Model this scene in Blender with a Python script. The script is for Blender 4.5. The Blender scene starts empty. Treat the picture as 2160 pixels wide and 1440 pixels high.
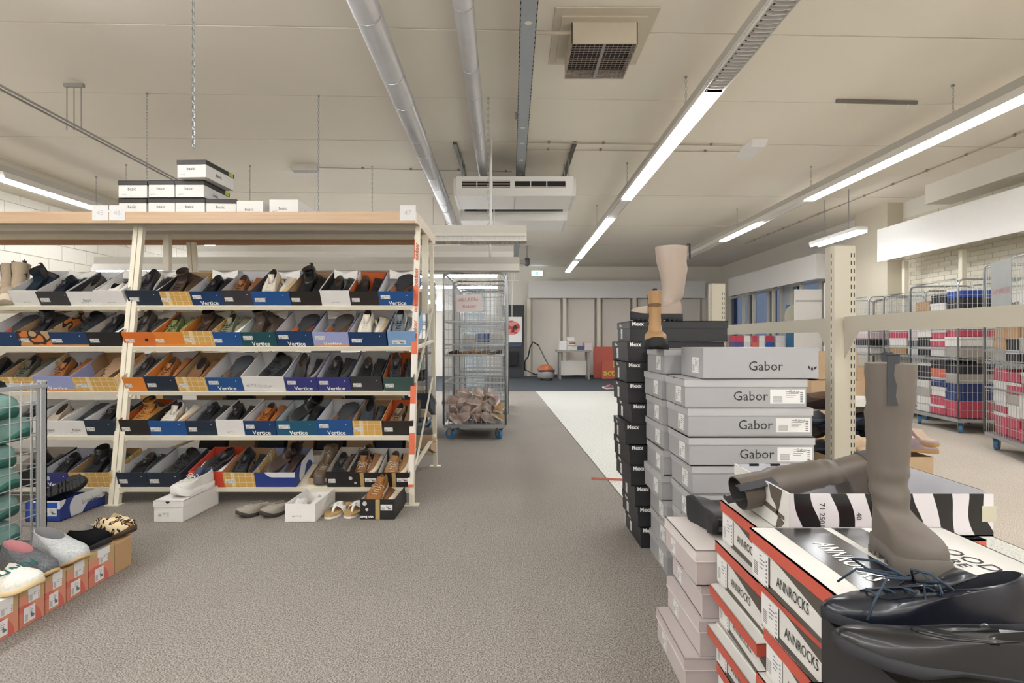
import bpy, math, random
from mathutils import Vector, Matrix, Euler
random.seed(7)
S = bpy.context.scene
COL = S.collection
PI = math.pi
R = math.radians
# ------------------------------------------------------------ camera
FPX = 1150.0
EYE = 1.05
cam = bpy.data.cameras.new('camera'); cam_o = bpy.data.objects.new('camera', cam); COL.objects.link(cam_o)
cam_o.location = (0, 0, EYE); cam_o.rotation_euler = (R(90), 0, 0)
cam.sensor_width = 36; cam.lens = FPX/2160*36; cam.shift_y = -2/2160; cam.clip_start = .02; cam.clip_end = 100
S.camera = cam_o
# ------------------------------------------------------------ world: dusk outside the windows
wd = bpy.data.worlds.new('world'); S.world = wd; wd.use_nodes = True
wd.node_tree.nodes['Background'].inputs[0].default_value = (.15, .175, .225, 1)
wd.node_tree.nodes['Background'].inputs[1].default_value = 1.0
S.view_settings.view_transform = 'Standard'; S.view_settings.look = 'None'
S.view_settings.exposure = 0.17; S.view_settings.gamma = 1; S.view_settings.use_curve_mapping = False
TUBE = 30.0          # radiance of a lit luminaire
S.cycles.max_bounces = 8; S.cycles.diffuse_bounces = 5; S.cycles.glossy_bounces = 3
S.cycles.caustics_reflective = False; S.cycles.caustics_refractive = False
CEIL = 3.23; XL = -6.4; XR = 6.17; YB = 16.1; YF = -3.0
LZ = EYE+1.78        # underside of the luminaire strips

def W(px, py, d):
    return Vector(((px-1080)/FPX*d, d, EYE+(718-py)/FPX*d))
# ------------------------------------------------------------ materials
def lin(h):
    if isinstance(h, str):
        h = h.lstrip('#'); c = [int(h[i:i+2], 16)/255 for i in (0, 2, 4)]
        return tuple(((v+.055)/1.055)**2.4 if v > .04045 else v/12.92 for v in c)
    return h
MC = {}
def N(nt, t, **k):
    n = nt.nodes.new(t)
    for a, b in k.items():
        if a.startswith('i_'):
            key = a[2:]; key = int(key) if key.isdigit() else key.replace('_', ' ')
            n.inputs[key].default_value = b
        else: setattr(n, a, b)
    return n
def mat(col, rough=.55, metal=0, var=.06, scale=18, bump=0, coat=0, spec=.4, emit=0):
    key = (str(col), rough, metal, var, scale, bump, coat, spec, emit)
    if key in MC: return MC[key]
    c = lin(col)
    m = bpy.data.materials.new('mat_%d' % len(MC)); m.use_nodes = True; nt = m.node_tree
    b = nt.nodes['Principled BSDF']
    b.inputs['Roughness'].default_value = rough; b.inputs['Metallic'].default_value = metal
    b.inputs['Coat Weight'].default_value = coat; b.inputs['Specular IOR Level'].default_value = spec
    b.inputs['Coat Roughness'].default_value = .12
    tc = N(nt, 'ShaderNodeTexCoord')
    nz = N(nt, 'ShaderNodeTexNoise', i_Scale=scale, i_Detail=3.0)
    nt.links.new(tc.outputs['Object'], nz.inputs['Vector'])
    mx = N(nt, 'ShaderNodeMix', data_type='RGBA')
    mx.inputs[6].default_value = tuple(max(0, v*(1-var)) for v in c)+(1,)
    mx.inputs[7].default_value = tuple(min(1, v*(1+var)) for v in c)+(1,)
    nt.links.new(nz.outputs['Fac'], mx.inputs[0]); nt.links.new(mx.outputs[2], b.inputs['Base Color'])
    if bump:
        bp = N(nt, 'ShaderNodeBump', i_Strength=bump, i_Distance=.002)
        nt.links.new(nz.outputs['Fac'], bp.inputs['Height']); nt.links.new(bp.outputs[0], b.inputs['Normal'])
    if emit:
        b.inputs['Emission Color'].default_value = c+(1,); b.inputs['Emission Strength'].default_value = emit
    MC[key] = m
    return m
def newmat(name):
    m = bpy.data.materials.new(name); m.use_nodes = True
    return m, m.node_tree, m.node_tree.nodes['Principled BSDF']
def ramp(nt, stops, interp='LINEAR'):
    r = nt.nodes.new('ShaderNodeValToRGB'); r.color_ramp.interpolation = interp
    e = r.color_ramp.elements
    while len(e) < len(stops): e.new(.5)
    for x, (p, c) in zip(e, stops): x.position = p; x.color = lin(c)+(1,)
    return r
def speckle(name, cols, scale, rough=.95, bump=.4, big=.0, dist=.004):
    m, nt, b = newmat(name); b.inputs['Roughness'].default_value = rough; b.inputs['Specular IOR Level'].default_value = .15
    tc = N(nt, 'ShaderNodeTexCoord')
    n1 = N(nt, 'ShaderNodeTexNoise', i_Scale=scale, i_Detail=3.0, i_Roughness=.7); nt.links.new(tc.outputs['Object'], n1.inputs[0])
    r = ramp(nt, cols); nt.links.new(n1.outputs[0], r.inputs[0])
    n2 = N(nt, 'ShaderNodeTexNoise', i_Scale=1.3, i_Detail=3.0); nt.links.new(tc.outputs['Object'], n2.inputs[0])
    r2 = ramp(nt, [(.35, (1-big,)*3), (.65, (1, 1, 1))]); nt.links.new(n2.outputs[0], r2.inputs[0])
    mx = N(nt, 'ShaderNodeMix', data_type='RGBA', blend_type='MULTIPLY'); mx.inputs[0].default_value = 1
    nt.links.new(r.outputs[0], mx.inputs[6]); nt.links.new(r2.outputs[0], mx.inputs[7]); nt.links.new(mx.outputs[2], b.inputs['Base Color'])
    bp = N(nt, 'ShaderNodeBump', i_Strength=bump, i_Distance=dist); nt.links.new(n1.outputs[0], bp.inputs['Height']); nt.links.new(bp.outputs[0], b.inputs['Normal'])
    return m
def check_mat():
    m, nt, b = newmat('yellow_check'); b.inputs['Roughness'].default_value = .6
    tc = N(nt, 'ShaderNodeTexCoord'); sp = N(nt, 'ShaderNodeSeparateXYZ'); nt.links.new(tc.outputs['Object'], sp.inputs[0])
    ad = N(nt, 'ShaderNodeMath', operation='ADD'); nt.links.new(sp.outputs[0], ad.inputs[0]); nt.links.new(sp.outputs[1], ad.inputs[1])
    def band(src, period, width, off=0):
        a = N(nt, 'ShaderNodeMath', operation='ADD', i_1=off+10*period); nt.links.new(src, a.inputs[0])
        mo = N(nt, 'ShaderNodeMath', operation='MODULO', i_1=period); nt.links.new(a.outputs[0], mo.inputs[0])
        l = N(nt, 'ShaderNodeMath', operation='LESS_THAN', i_1=width); nt.links.new(mo.outputs[0], l.inputs[0]); return l
    b1 = band(ad.outputs[0], .19, .026, .05); b2 = band(ad.outputs[0], .043, .003); b3 = band(sp.outputs[2], .043, .003, .01)
    c1 = N(nt, 'ShaderNodeMix', data_type='RGBA'); c1.inputs[6].default_value = lin('#cfa458')+(1,); c1.inputs[7].default_value = lin('#dcc9a0')+(1,)
    nt.links.new(b1.outputs[0], c1.inputs[0])
    mxm = N(nt, 'ShaderNodeMath', operation='MAXIMUM'); nt.links.new(b2.outputs[0], mxm.inputs[0]); nt.links.new(b3.outputs[0], mxm.inputs[1])
    c2 = N(nt, 'ShaderNodeMix', data_type='RGBA'); nt.links.new(mxm.outputs[0], c2.inputs[0]); nt.links.new(c1.outputs[2], c2.inputs[6]); c2.inputs[7].default_value = lin('#e3d5b5')+(1,)
    nt.links.new(c2.outputs[2], b.inputs['Base Color']); return m
def blob_mat(name, c0, c1, scale, thr, stretch=(1, 1, 1), rough=.5, noise=0.0, c2=None, thr2=.3):
    """two or three flat colours split by a soft noise field: torn and printed patches"""
    m, nt, b = newmat(name); b.inputs['Roughness'].default_value = rough
    tc = N(nt, 'ShaderNodeTexCoord'); mp = N(nt, 'ShaderNodeMapping'); mp.inputs['Scale'].default_value = stretch
    nt.links.new(tc.outputs['Object'], mp.inputs[0])
    nz = N(nt, 'ShaderNodeTexNoise', i_Scale=scale, i_Detail=noise); nt.links.new(mp.outputs[0], nz.inputs[0])
    st = [(0, c0), (thr, c1)] if c2 is None else [(0, c2), (thr2, c0), (thr, c1)]
    r = ramp(nt, st, 'CONSTANT'); nt.links.new(nz.outputs[0], r.inputs[0]); nt.links.new(r.outputs[0], b.inputs['Base Color'])
    return m
def stripe_mat(name, ca, cb, period, duty, axis=(1, 0, 0), skew=.25, wob=.02, rough=.4, off=0):
    m, nt, b = newmat(name); b.inputs['Roughness'].default_value = rough
    tc = N(nt, 'ShaderNodeTexCoord')
    nz = N(nt, 'ShaderNodeTexNoise', i_Scale=9.0, i_Detail=0.0); nt.links.new(tc.outputs['Object'], nz.inputs[0])
    dt = N(nt, 'ShaderNodeVectorMath', operation='DOT_PRODUCT'); dt.inputs[1].default_value = (axis[0], axis[1], skew)
    nt.links.new(tc.outputs['Object'], dt.inputs[0])
    mu = N(nt, 'ShaderNodeMath', operation='MULTIPLY', i_1=wob); nt.links.new(nz.outputs[0], mu.inputs[0])
    ad = N(nt, 'ShaderNodeMath', operation='ADD'); nt.links.new(dt.outputs['Value'], ad.inputs[0]); nt.links.new(mu.outputs[0], ad.inputs[1])
    ad2 = N(nt, 'ShaderNodeMath', operation='ADD', i_1=20*period+off); nt.links.new(ad.outputs[0], ad2.inputs[0])
    mo = N(nt, 'ShaderNodeMath', operation='MODULO', i_1=period); nt.links.new(ad2.outputs[0], mo.inputs[0])
    l = N(nt, 'ShaderNodeMath', operation='LESS_THAN', i_1=period*duty); nt.links.new(mo.outputs[0], l.inputs[0])
    mx = N(nt, 'ShaderNodeMix', data_type='RGBA'); mx.inputs[6].default_value = lin(ca)+(1,); mx.inputs[7].default_value = lin(cb)+(1,)
    nt.links.new(l.outputs[0], mx.inputs[0]); nt.links.new(mx.outputs[2], b.inputs['Base Color']); return m
def wood_mat():
    m, nt, b = newmat('beech_wood'); b.inputs['Roughness'].default_value = .45
    tc = N(nt, 'ShaderNodeTexCoord'); mp = N(nt, 'ShaderNodeMapping'); mp.inputs['Scale'].default_value = (1.2, 25, 25)
    nt.links.new(tc.outputs['Object'], mp.inputs[0])
    nz = N(nt, 'ShaderNodeTexNoise', i_Scale=2.0, i_Detail=4.0); nt.links.new(mp.outputs[0], nz.inputs[0])
    r = ramp(nt, [(.3, '#bf9f80'), (.7, '#cfb397')]); nt.links.new(nz.outputs[0], r.inputs[0]); nt.links.new(r.outputs[0], b.inputs['Base Color']); return m
def leopard_mat():
    m, nt, b = newmat('leopard'); b.inputs['Roughness'].default_value = 1
    tc = N(nt, 'ShaderNodeTexCoord')
    nz = N(nt, 'ShaderNodeTexNoise', i_Scale=30.0); nt.links.new(tc.outputs['Object'], nz.inputs[0])
    mxv = N(nt, 'ShaderNodeMix', data_type='VECTOR'); mxv.inputs[0].default_value = .03
    nt.links.new(tc.outputs['Object'], mxv.inputs[4]); nt.links.new(nz.outputs[1], mxv.inputs[5])
    v = N(nt, 'ShaderNodeTexVoronoi', i_Scale=42.0); nt.links.new(mxv.outputs[1], v.inputs[0])
    r = ramp(nt, [(0, '#a8794a'), (.26, '#1f1a17'), (.48, '#d9c4a0')], 'CONSTANT'); nt.links.new(v.outputs['Distance'], r.inputs[0])
    nt.links.new(r.outputs[0], b.inputs['Base Color']); return m
def glass_mat():
    m = bpy.data.materials.new('window_glass'); m.use_nodes = True; nt = m.node_tree; nt.nodes.clear()
    o = N(nt, 'ShaderNodeOutputMaterial'); t = N(nt, 'ShaderNodeBsdfTransparent'); t.inputs[0].default_value = (.8, .88, 1, 1)
    g = N(nt, 'ShaderNodeBsdfGlossy'); g.inputs['Roughness'].default_value = .02
    f = N(nt, 'ShaderNodeFresnel', i_IOR=1.5); mx = N(nt, 'ShaderNodeMixShader')
    nt.links.new(f.outputs[0], mx.inputs[0]); nt.links.new(t.outputs[0], mx.inputs[1]); nt.links.new(g.outputs[0], mx.inputs[2]); nt.links.new(mx.outputs[0], o.inputs[0])
    return m
CREAM = mat('#e6e1d8', .7, var=.02, scale=2)
CEILM = mat('#ebe4d6', .85, var=.03, scale=1.2)
METALW = mat('#e6dfcd', .4, var=.03)
BEIGEM = mat('#b9b2a2', .45, var=.02)
ZINC = mat('#a9adb0', .38, .75, var=.12, scale=30)
CHROME = mat('#c3c5c6', .22, .9, var=.05)
WIRE = mat('#bcc0c2', .35, .6, var=.05)
WHITE = mat('#e6e4e1', .5, var=.03)
OFFW = mat('#d8d5d0', .55, var=.03)
PAPER = mat('#dfdedd', .7, var=.02)
INK = mat('#1c1c1f', .6, var=.05)
WHINK = mat('#eeeeec', .6, var=.02)
DARK = mat('#17171a', .6, var=.1)
KRAFT = mat('#b2987a', .8, var=.08)
GREYP = mat('#9b9894', .5, var=.03)
WOOD = wood_mat(); CHECK = check_mat()
TUBEM = mat((.97, .985, 1), .5, emit=TUBE)
TUBER = mat((.97, .985, 1), .5, emit=TUBE*1.0)
TUBEO = mat((.97, .985, 1), .5, emit=TUBE*.68)
TUBEB = mat((.97, .985, 1), .5, emit=TUBE*.30)
# ------------------------------------------------------------ mesh collecting
class MB:
    def __init__(s): s.v = []; s.f = []; s.m = []
    def add(s, vs, fs, mi=0, M=None):
        o = len(s.v)
        s.v += [tuple(M @ Vector(p)) if M else tuple(p) for p in vs]
        for k, f in enumerate(fs): s.f.append([i+o for i in f]); s.m.append(mi if isinstance(mi, int) else mi[k])
        return s
    def box(s, x0, x1, y0, y1, z0, z1, mi=0, M=None):
        vs = [(x, y, z) for z in (z0, z1) for y in (y0, y1) for x in (x0, x1)]
        return s.add(vs, [(0, 2, 3, 1), (4, 5, 7, 6), (0, 1, 5, 4), (2, 6, 7, 3), (0, 4, 6, 2), (1, 3, 7, 5)], mi, M)
    def bar(s, a, b, w, h, mi=0):
        a = Vector(a); b = Vector(b); d = (b-a); L = d.length
        z = d.normalized(); up = Vector((0, 0, 1)) if abs(z.z) < .95 else Vector((0, 1, 0))
        x = up.cross(z).normalized(); y = z.cross(x)
        M = Matrix((x, y, z)).transposed().to_4x4(); M.translation = a
        return s.box(-w/2, w/2, -h/2, h/2, 0, L, mi, M)
    def tube(s, pts, r, n=6, mi=0, cap=True):
        pts = [Vector(p) for p in pts]; rs = r if isinstance(r, (list, tuple)) else [r]*len(pts)
        rings = []; ref = None
        for i, p in enumerate(pts):
            t = (pts[min(i+1, len(pts)-1)]-pts[max(i-1, 0)])
            t = t.normalized() if t.length > 1e-9 else Vector((0, 0, 1))
            if ref is None: ref = Vector((0, 0, 1)) if abs(t.z) < .9 else Vector((1, 0, 0))
            x = ref.cross(t)
            if x.length < 1e-6: x = Vector((1, 0, 0)).cross(t)
            x.normalize(); y = t.cross(x); ref = y if abs(t.z) > .9 else ref
            rings.append([p+x*math.cos(2*PI*k/n)*rs[i]+y*math.sin(2*PI*k/n)*rs[i] for k in range(n)])
        return s.rings(rings, mi, cap, cap)
    def rings(s, rings, mi=0, cap0=False, cap1=False, M=None):
        n = len(rings[0]); vs = [p for r in rings for p in r]; fs = []
        for i in range(len(rings)-1):
            for k in range(n):
                a = i*n+k; b = i*n+(k+1) % n; fs.append((a, b, b+n, a+n))
        if cap0: fs.append(tuple(range(n-1, -1, -1)))
        if cap1: fs.append(tuple((len(rings)-1)*n+k for k in range(n)))
        return s.add(vs, fs, mi, M)
    def prism(s, poly, z0, z1, mi=0, M=None):
        n = len(poly)
        return s.rings([[(x, y, z0) for x, y in poly], [(x, y, z1) for x, y in poly]], mi, True, True, M)
    def mesh(s, name, mats, smooth=False):
        me = bpy.data.meshes.new(name); me.from_pydata(s.v, [], s.f)
        for m in (mats if isinstance(mats, (list, tuple)) else [mats]): me.materials.append(m)
        if any(s.m): me.polygons.foreach_set('material_index', s.m)
        if smooth: me.polygons.foreach_set('use_smooth', [True]*len(me.polygons))
        me.update(); return me
    def obj(s, name, mats, parent=None, smooth=False, M=None):
        return link(name, s.mesh(name, mats, smooth), parent, M)
def link(name, me, parent=None, M=None):
    o = bpy.data.objects.new(name, me); COL.objects.link(o)
    if parent: o.parent = parent
    if M is not None: o.matrix_local = M
    return o
def tag(o, label, cat, group=None, kind=None):
    o['label'] = label; o['category'] = cat
    if group: o['group'] = group
    if kind: o['kind'] = kind
    return o
def thing(name, label, cat, M=None, group=None):
    o = bpy.data.objects.new(name, None); COL.objects.link(o); o.empty_display_size = .05
    if M is not None: o.matrix_world = M
    return tag(o, label, cat, group)
def struct(name, mb, m, parent=None, label=None):
    o = mb.obj(name, m, parent)
    if not parent: o['kind'] = 'structure'
    return o
def T(x, y, z): return Matrix.Translation((x, y, z))
def RX(a): return Matrix.Rotation(R(a), 4, 'X')
def RY(a): return Matrix.Rotation(R(a), 4, 'Y')
def RZ(a): return Matrix.Rotation(R(a), 4, 'Z')
def copy_tree(o, M, label=None, group=None, parent=None):
    c = o.copy(); COL.objects.link(c)
    if parent: c.parent = parent
    else: c.matrix_world = M
    if label: c['label'] = label
    if group: c['group'] = group
    for ch in list(KIDS(o)): copy_tree(ch, None, None, None, c)
    return c
def KIDS(o): return [x for x in o.children]
# lettering: a flat print with a hair of thickness, centred, lying in the local XZ plane facing -Y
TXT = {}
def text_mesh(s, size, m, bold=0.0, wide=1.0, shear=0.0):
    k = (s, round(size, 4), m.name, bold, wide, shear)
    if k in TXT: return TXT[k]
    cu = bpy.data.curves.new('lettering', 'FONT'); cu.body = s; cu.size = size; cu.resolution_u = 2
    cu.align_x = 'CENTER'; cu.align_y = 'CENTER'; cu.offset = bold*size; cu.shear = shear; cu.extrude = 0
    ob = bpy.data.objects.new('lettering', cu)
    me = bpy.data.meshes.new_from_object(ob); bpy.data.objects.remove(ob)
    for v in me.vertices: v.co = Vector((v.co.x*wide, 0, v.co.y))
    me.materials.clear(); me.materials.append(m); me.name = 'lettering'
    TXT[k] = me; return me
def text(s, size, m, parent, M, bold=0.0, wide=1.0, shear=0.0, name='lettering'):
    return link(name, text_mesh(s, size, m, bold, wide, shear), parent, M)
# ------------------------------------------------------------ shoe boxes
# local frame: x across the front (centred), y into the depth from the front face, z up
def tray(w, l, h, up=True, t=.003):
    b = MB(); x = w/2
    z0, z1 = (0, h)
    b.box(-x, x, 0, l, z0 if up else z1-t, z0+t if up else z1, 1)
    def wall(x0, x1, y0, y1, faces):
        vs = [(a, c, z) for z in (z0, z1) for c in (y0, y1) for a in (x0, x1)]
        b.add(vs, [(0, 2, 3, 1), (4, 5, 7, 6), (0, 1, 5, 4), (2, 6, 7, 3), (0, 4, 6, 2), (1, 3, 7, 5)], faces)
    wall(-x, x, 0, t, [0, 0, 0, 1, 0, 0]); wall(-x, x, l-t, l, [0, 0, 1, 0, 0, 0])
    wall(-x, -x+t, t, l-t, [0, 0, 0, 0, 0, 1]); wall(x-t, x, t, l-t, [0, 0, 0, 0, 1, 0])
    if not up: b.m[0:6] = [1, 0, 0, 0, 0, 0]
    else: b.m[0:6] = [0, 1, 0, 0, 0, 0]
    return b
TRAY = {}
def tray_mesh(w, l, h, up, mo, mi):
    k = (round(w, 3), round(l, 3), round(h, 3), up, mo.name, mi.name)
    if k not in TRAY: TRAY[k] = tray(w, l, h, up).mesh('box_panel', [mo, mi])
    return TRAY[k]
STK = {}
def sticker(parent, w, h, M, kind=0):
    """white paper label with barcode bars and lines of small print"""
    k = (round(w, 3), round(h, 3), kind)
    if k not in STK:
        b = MB(); b.box(-w/2, w/2, -.0006, 0, -h/2, h/2, 0)
        def q(x0, x1, z0, z1, mi=1): b.add([(x0, -.0008, z0), (x1, -.0008, z0), (x1, -.0008, z1), (x0, -.0008, z1)], [(0, 1, 2, 3)], mi)
        n = 7
        for i in range(n):
            zz = -h*.4+i*h*.45/n; q(-w*.42, -w*.15, zz, zz+h*.03)
        for i in range(4):
            zz = h*.32-i*h*.13; q(-w*.05, w*(.1+.07*((i*7) % 4)), zz, zz+h*.035)
        if kind == 1:
            b.add([(w*.1, -.0008, -h*.3), (w*.4, -.0008, -h*.3), (w*.42, -.0008, -h*.15), (w*.25, -.0008, -h*.08), (w*.18, -.0008, h*.05), (w*.1, -.0008, h*.02)], [(0, 1, 2, 3, 4, 5)], 1)
        else:
            for i in range(6): q(w*.36, w*.44, -h*.4+i*h*.13, -h*.34+i*h*.13)
        STK[k] = b.mesh('sticker', [PAPER, mat('#6d6c70', .7)])
    return link('sticker', STK[k], parent, M)
def shoebox(label, M, w=.2, l=.33, h=.115, mo=WHITE, mi=WHITE, lid=None, lid_h=.03, group=None, name='shoe_box', lid_M=None, lid_in=None):
    t = thing(name, label, 'box', M, group)
    body = link('body', tray_mesh(w, l, h, True, mo, mi), t)
    lo = None
    if lid:
        lm = T(0, -.003, h-lid_h+.002) if lid_M is None else lid_M
        lo = link('lid', tray_mesh(w+.007, l+.007, lid_h, False, lid, lid_in or mi), t, lm)
    return t, body, lo
# ------------------------------------------------------------ shoes
# proto frame: heel at y=0, toe at +y, sole on z=0
WS = [(0, .030), (.15, .033), (.35, .031), (.55, .037), (.70, .046), (.85, .044), (1, .034)]
def ws(s):
    for (a, x), (b, y) in zip(WS, WS[1:]):
        if s <= b: return x+(y-x)*(s-a)/(b-a)
    return WS[-1][1]
def foot_outline(L, wd=1.0, n=22, point=.55):
    out = []
    for k in range(n):
        a = 2*PI*k/n; s = .5-.5*math.cos(a); e = max(0, 2*math.sqrt(max(0, s*(1-s))))
        p = .5 if s < .5 else point
        x = (1 if math.sin(a) >= 0 else -1)*ws(s)*min(1, e**p*1.08)*wd
        x += .006*math.sin(PI*s)*(1 if s > .3 else .5)
        out.append((x, s*L, a, s))
    return out
def bez(p0, p1, p2, p3, u):
    v = 1-u; return p0*v**3+p1*3*v*v*u+p2*3*v*u*u+p3*u**3
class Style:
    def __init__(s, **k):
        s.L = .29; s.wd = 1.0; s.zs = .014; s.Hc = .068; s.co = (.028, .075, .085); s.shaft = None; s.laces = True; s.tongue = False
        s.heel = True; s.point = .55; s.toe = .048; s.tread = False; s.mule = False; s.elastic = False; s.puff = 1.0; s.strap = False; s.tab = False; s.h1 = .045
        s.welt = 1.05; s.zip = False; s.th = .028
        s.__dict__.update(k)
ST = {
 'derby': Style(point=.62, co=(.026, .066, .056), tongue=True, th=.012), 'oxford': Style(point=.8, toe=.040, L=.30, co=(.025, .068, .056), tongue=True, th=.014, Hc=.066),
 'sneaker': Style(zs=.028, Hc=.078, co=(.028, .066, .058), tongue=True, heel=False, toe=.052, welt=1.08, wd=1.04),
 'slipon': Style(laces=False, Hc=.062, zs=.018, heel=False, co=(.028, .075, .066)),
 'loafer': Style(laces=False, Hc=.062, zs=.014, strap=True, co=(.026, .070, .060), point=.72),
 'boot': Style(zs=.024, Hc=.082, co=(.034, .062, .060), shaft=[(.14, .038, .052)], tread=True, wd=1.03, toe=.056),
 'hiker': Style(zs=.030, Hc=.085, co=(.036, .066, .064), shaft=[(.15, .044, .058)], tongue=True, tread=True, wd=1.08, toe=.058),
 'chelsea': Style(laces=False, zs=.018, Hc=.082, co=(.033, .060, .056), shaft=[(.12, .036, .052), (.155, .042, .060)], elastic=True, tab=True),
 'tall': Style(laces=False, L=.27, zs=.038, Hc=.10, co=(.036, .060, .056), shaft=[(.17, .046, .056), (.28, .060, .076), (.40, .068, .086)], tread=True, welt=1.1, tab=True, wd=1.05, toe=.055),
 'grey_tall': Style(laces=False, L=.25, zs=.034, Hc=.105, co=(.038, .058, .056), shaft=[(.14, .040, .052), (.20, .043, .056), (.30, .048, .064), (.41, .052, .070)], tread=True, welt=1.12, tab=True, wd=1.08, toe=.058),
 'slim': Style(laces=False, L=.25, zs=.036, Hc=.085, co=(.030, .052, .050), shaft=[(.13, .027, .040), (.20, .028, .046), (.265, .031, .052)], tread=True, welt=1.14, tab=True, zip=True),
 'mule': Style(laces=False, zs=.014, Hc=.070, co=(.034, .100, .10), heel=False, mule=True, welt=1.04, toe=.054, wd=1.06),
 'felt': Style(laces=False, zs=.008, Hc=.085, co=(.034, .080, .082), heel=False, welt=1.03, toe=.054, wd=1.1, h1=.06),
 'clog': Style(laces=False, zs=.02, Hc=.064, co=(.034, .10, .10), heel=False, mule=True, strap=True, wd=1.12, toe=.056),
}
PROTO = {}
def shoe_meshes(style):
    if style in PROTO: return PROTO[style]
    s = ST[style]; L = s.L; out = foot_outline(L, s.wd, 22, s.point); P = {}
    spring = lambda q: .30*max(0, q-.72)**2*(.5 if s.heel else 1)*1.2
    # sole
    b = MB(); o2 = [(x*s.welt, L/2+(y-L/2)*(1+(s.welt-1)*.5), q) for x, y, a, q in out]
    def zb(q): return (.010 if s.heel and .27 < q < .62 else 0)+spring(q)
    zt = s.zs
    lo = [(x*.96, y, zb(q)) for x, y, q in o2]; lo2 = [(x, y, zb(q)+.003) for x, y, q in o2]
    hi = [(x, y, zt+spring(q)) for x, y, q in o2]; hi2 = [(x*.9, L/2+(y-L/2)*.97, zt+spring(q)+.002) for x, y, q in o2]
    b.rings([lo, lo2, hi, hi2], 0); n = len(lo)
    b.add(lo, [(i, (i+1) % n, (n-1-i) % n) if False else (i, n-i, n-i-1, i+1) for i in range(1, n//2-1)]+[(0, n-1, 1), (n//2, n//2-1, n//2+1)], 0)
    b.add(hi2, [(i+1, n-i-1, n-i, i) for i in range(1, n//2-1)]+[(1, n-1, 0), (n//2+1, n//2-1, n//2)], 0)
    P['sole'] = (b.v, b.f, b.m, True)
    # upper
    b = MB(); rx, ryf, yc = s.co; us = [0, .1, .22, .36, .5, .65, .8, .9, 1]
    cps = []
    for x, y, a, q in out:
        z0 = zt+spring(q); ca = math.cos(a); f = max(0, -ca)
        P0 = Vector((x, y, z0))
        xc = math.sin(a)*rx; yyc = yc-ca*(ryf if ca < 0 else yc-.008)
        zc = s.Hc+(.012*ca if not s.mule else (-.045 if ca > .3 else (-.045*(ca+.1)/.4 if ca > -.1 else 0)))
        zc = max(zc, z0+.008)
        P3 = Vector((xc+.002, yyc, zc))
        hh = s.h1+(s.toe-s.h1)*f
        P1 = Vector((x*1.06, y+(.004 if ca < 0 else -.002), z0+min(hh, max(.01, (zc-z0)*1.1))*(.9)))
        k = .58 if ca < 0 else .7
        P2 = Vector((x+(xc-x)*k, y+(yyc-y)*(.55+.1*f), z0+(zc-z0)*(.86 if f < .3 else .70)))
        cps.append((P0, P1, P2, P3))
    rr = [[bez(*c, u) for c in cps] for u in us]
    if s.shaft:
        prev = (s.Hc, rx, ryf)
        for (z, sx, sy) in s.shaft:
            for t in ((.33, .66, 1) if style != 'grey_tall' else (.2, .4, .6, .8, 1)):
                zz = prev[0]+(z-prev[0])*t; ax = prev[1]+(sx-prev[1])*t; ay = prev[2]+(sy-prev[2])*t
                cy = yc-.012*min(1, (zz-s.Hc)/.05)+(.010 if zz > .3 else 0)
                wr = .0022*math.sin(zz*150)*(1 if zz < .2 else .4)
                rr.append([Vector((math.sin(a)*(ax+wr)+.002, cy-math.cos(a)*(ay+wr*1.5), zz+(.012*math.cos(a)*(0 if zz < .09 else max(0, 1-(zz-s.Hc)*20))))) for x, y, a, q in out])
            prev = (z, sx, sy)
    b.rings(rr, 0)
    top = rr[-1]; c = sum(top, Vector())/len(top)
    rim = [p+(c-p)*.06+Vector((0, 0, .0015)) for p in top]; b.rings([top, rim], 0)
    P['upper'] = (b.v, b.f, b.m, True)
    b = MB(); dp = .052 if not s.shaft else .09
    inn = [p+(c-p)*.10-Vector((0, 0, dp)) for p in rim]
    if not s.shaft: inn = [Vector((p.x*.95, p.y, max(zt+.004, p.z))) for p in inn]
    b.rings([rim, inn], 0, False, False); ci = sum(inn, Vector())/n
    b.add([tuple(p) for p in inn]+[tuple(ci)], [(i, (i+1) % n, n) for i in range(n)])
    P['lining'] = (b.v, b.f, b.m, True)
    A = lambda th, u: bez(*[Vector(v) for v in interp_c(cps, th)], u)
    def interp_c(cps, th):
        k = (th % (2*PI))/(2*PI)*n; i = int(k) % n; j = (i+1) % n; f = k-int(k)
        return [cps[i][m]*(1-f)+cps[j][m]*f for m in range(4)]
    if s.laces:
        b = MB(); up = Vector((0, -.001, .0025))
        rows = [.50, .62, .74, .86, .96]; wdt = .62
        prevL = prevR = None
        pts_c = []
        for i, u in enumerate(rows):
            w_ = .34+.16*i/4
            l = A(PI-w_, u)+up; r = A(PI+w_, u)+up; m_ = A(PI, u)+up*2
            b.tube([l, (l+m_)/2+up*.7, m_, (r+m_)/2+up*.7, r], .0019, 4)
            if prevL is not None and i % 2 == 0: b.tube([prevL, (prevL+r)/2+up*2, r], .0017, 4)
            prevL, prevR = l, r; pts_c.append(m_)
        if s.shaft:
            for z in (s.Hc+.012, s.Hc+.03, s.Hc+.048):
                if z < s.shaft[-1][0]-.005:
                    yy = yc+ryf*.92-.010; b.tube([(-.02, yy-.006, z), (0, yy+.008, z+.003), (.02, yy-.006, z)], .0019, 4); top_l = Vector((0, yy+.008, z))
            m_ = top_l
        b.tube([m_, m_+Vector((.02, .012, .016)), m_+Vector((.042, .018, .004)), m_+Vector((.03, .012, -.006)), m_], .0016, 4)
        b.tube([m_, m_+Vector((-.02, .012, .014)), m_+Vector((-.040, .020, .002)), m_+Vector((-.026, .014, -.006)), m_], .0016, 4)
        b.tube([m_, m_+Vector((.018, .03, .008)), m_+Vector((.034, .045, -.014))], .0015, 4)
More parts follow.
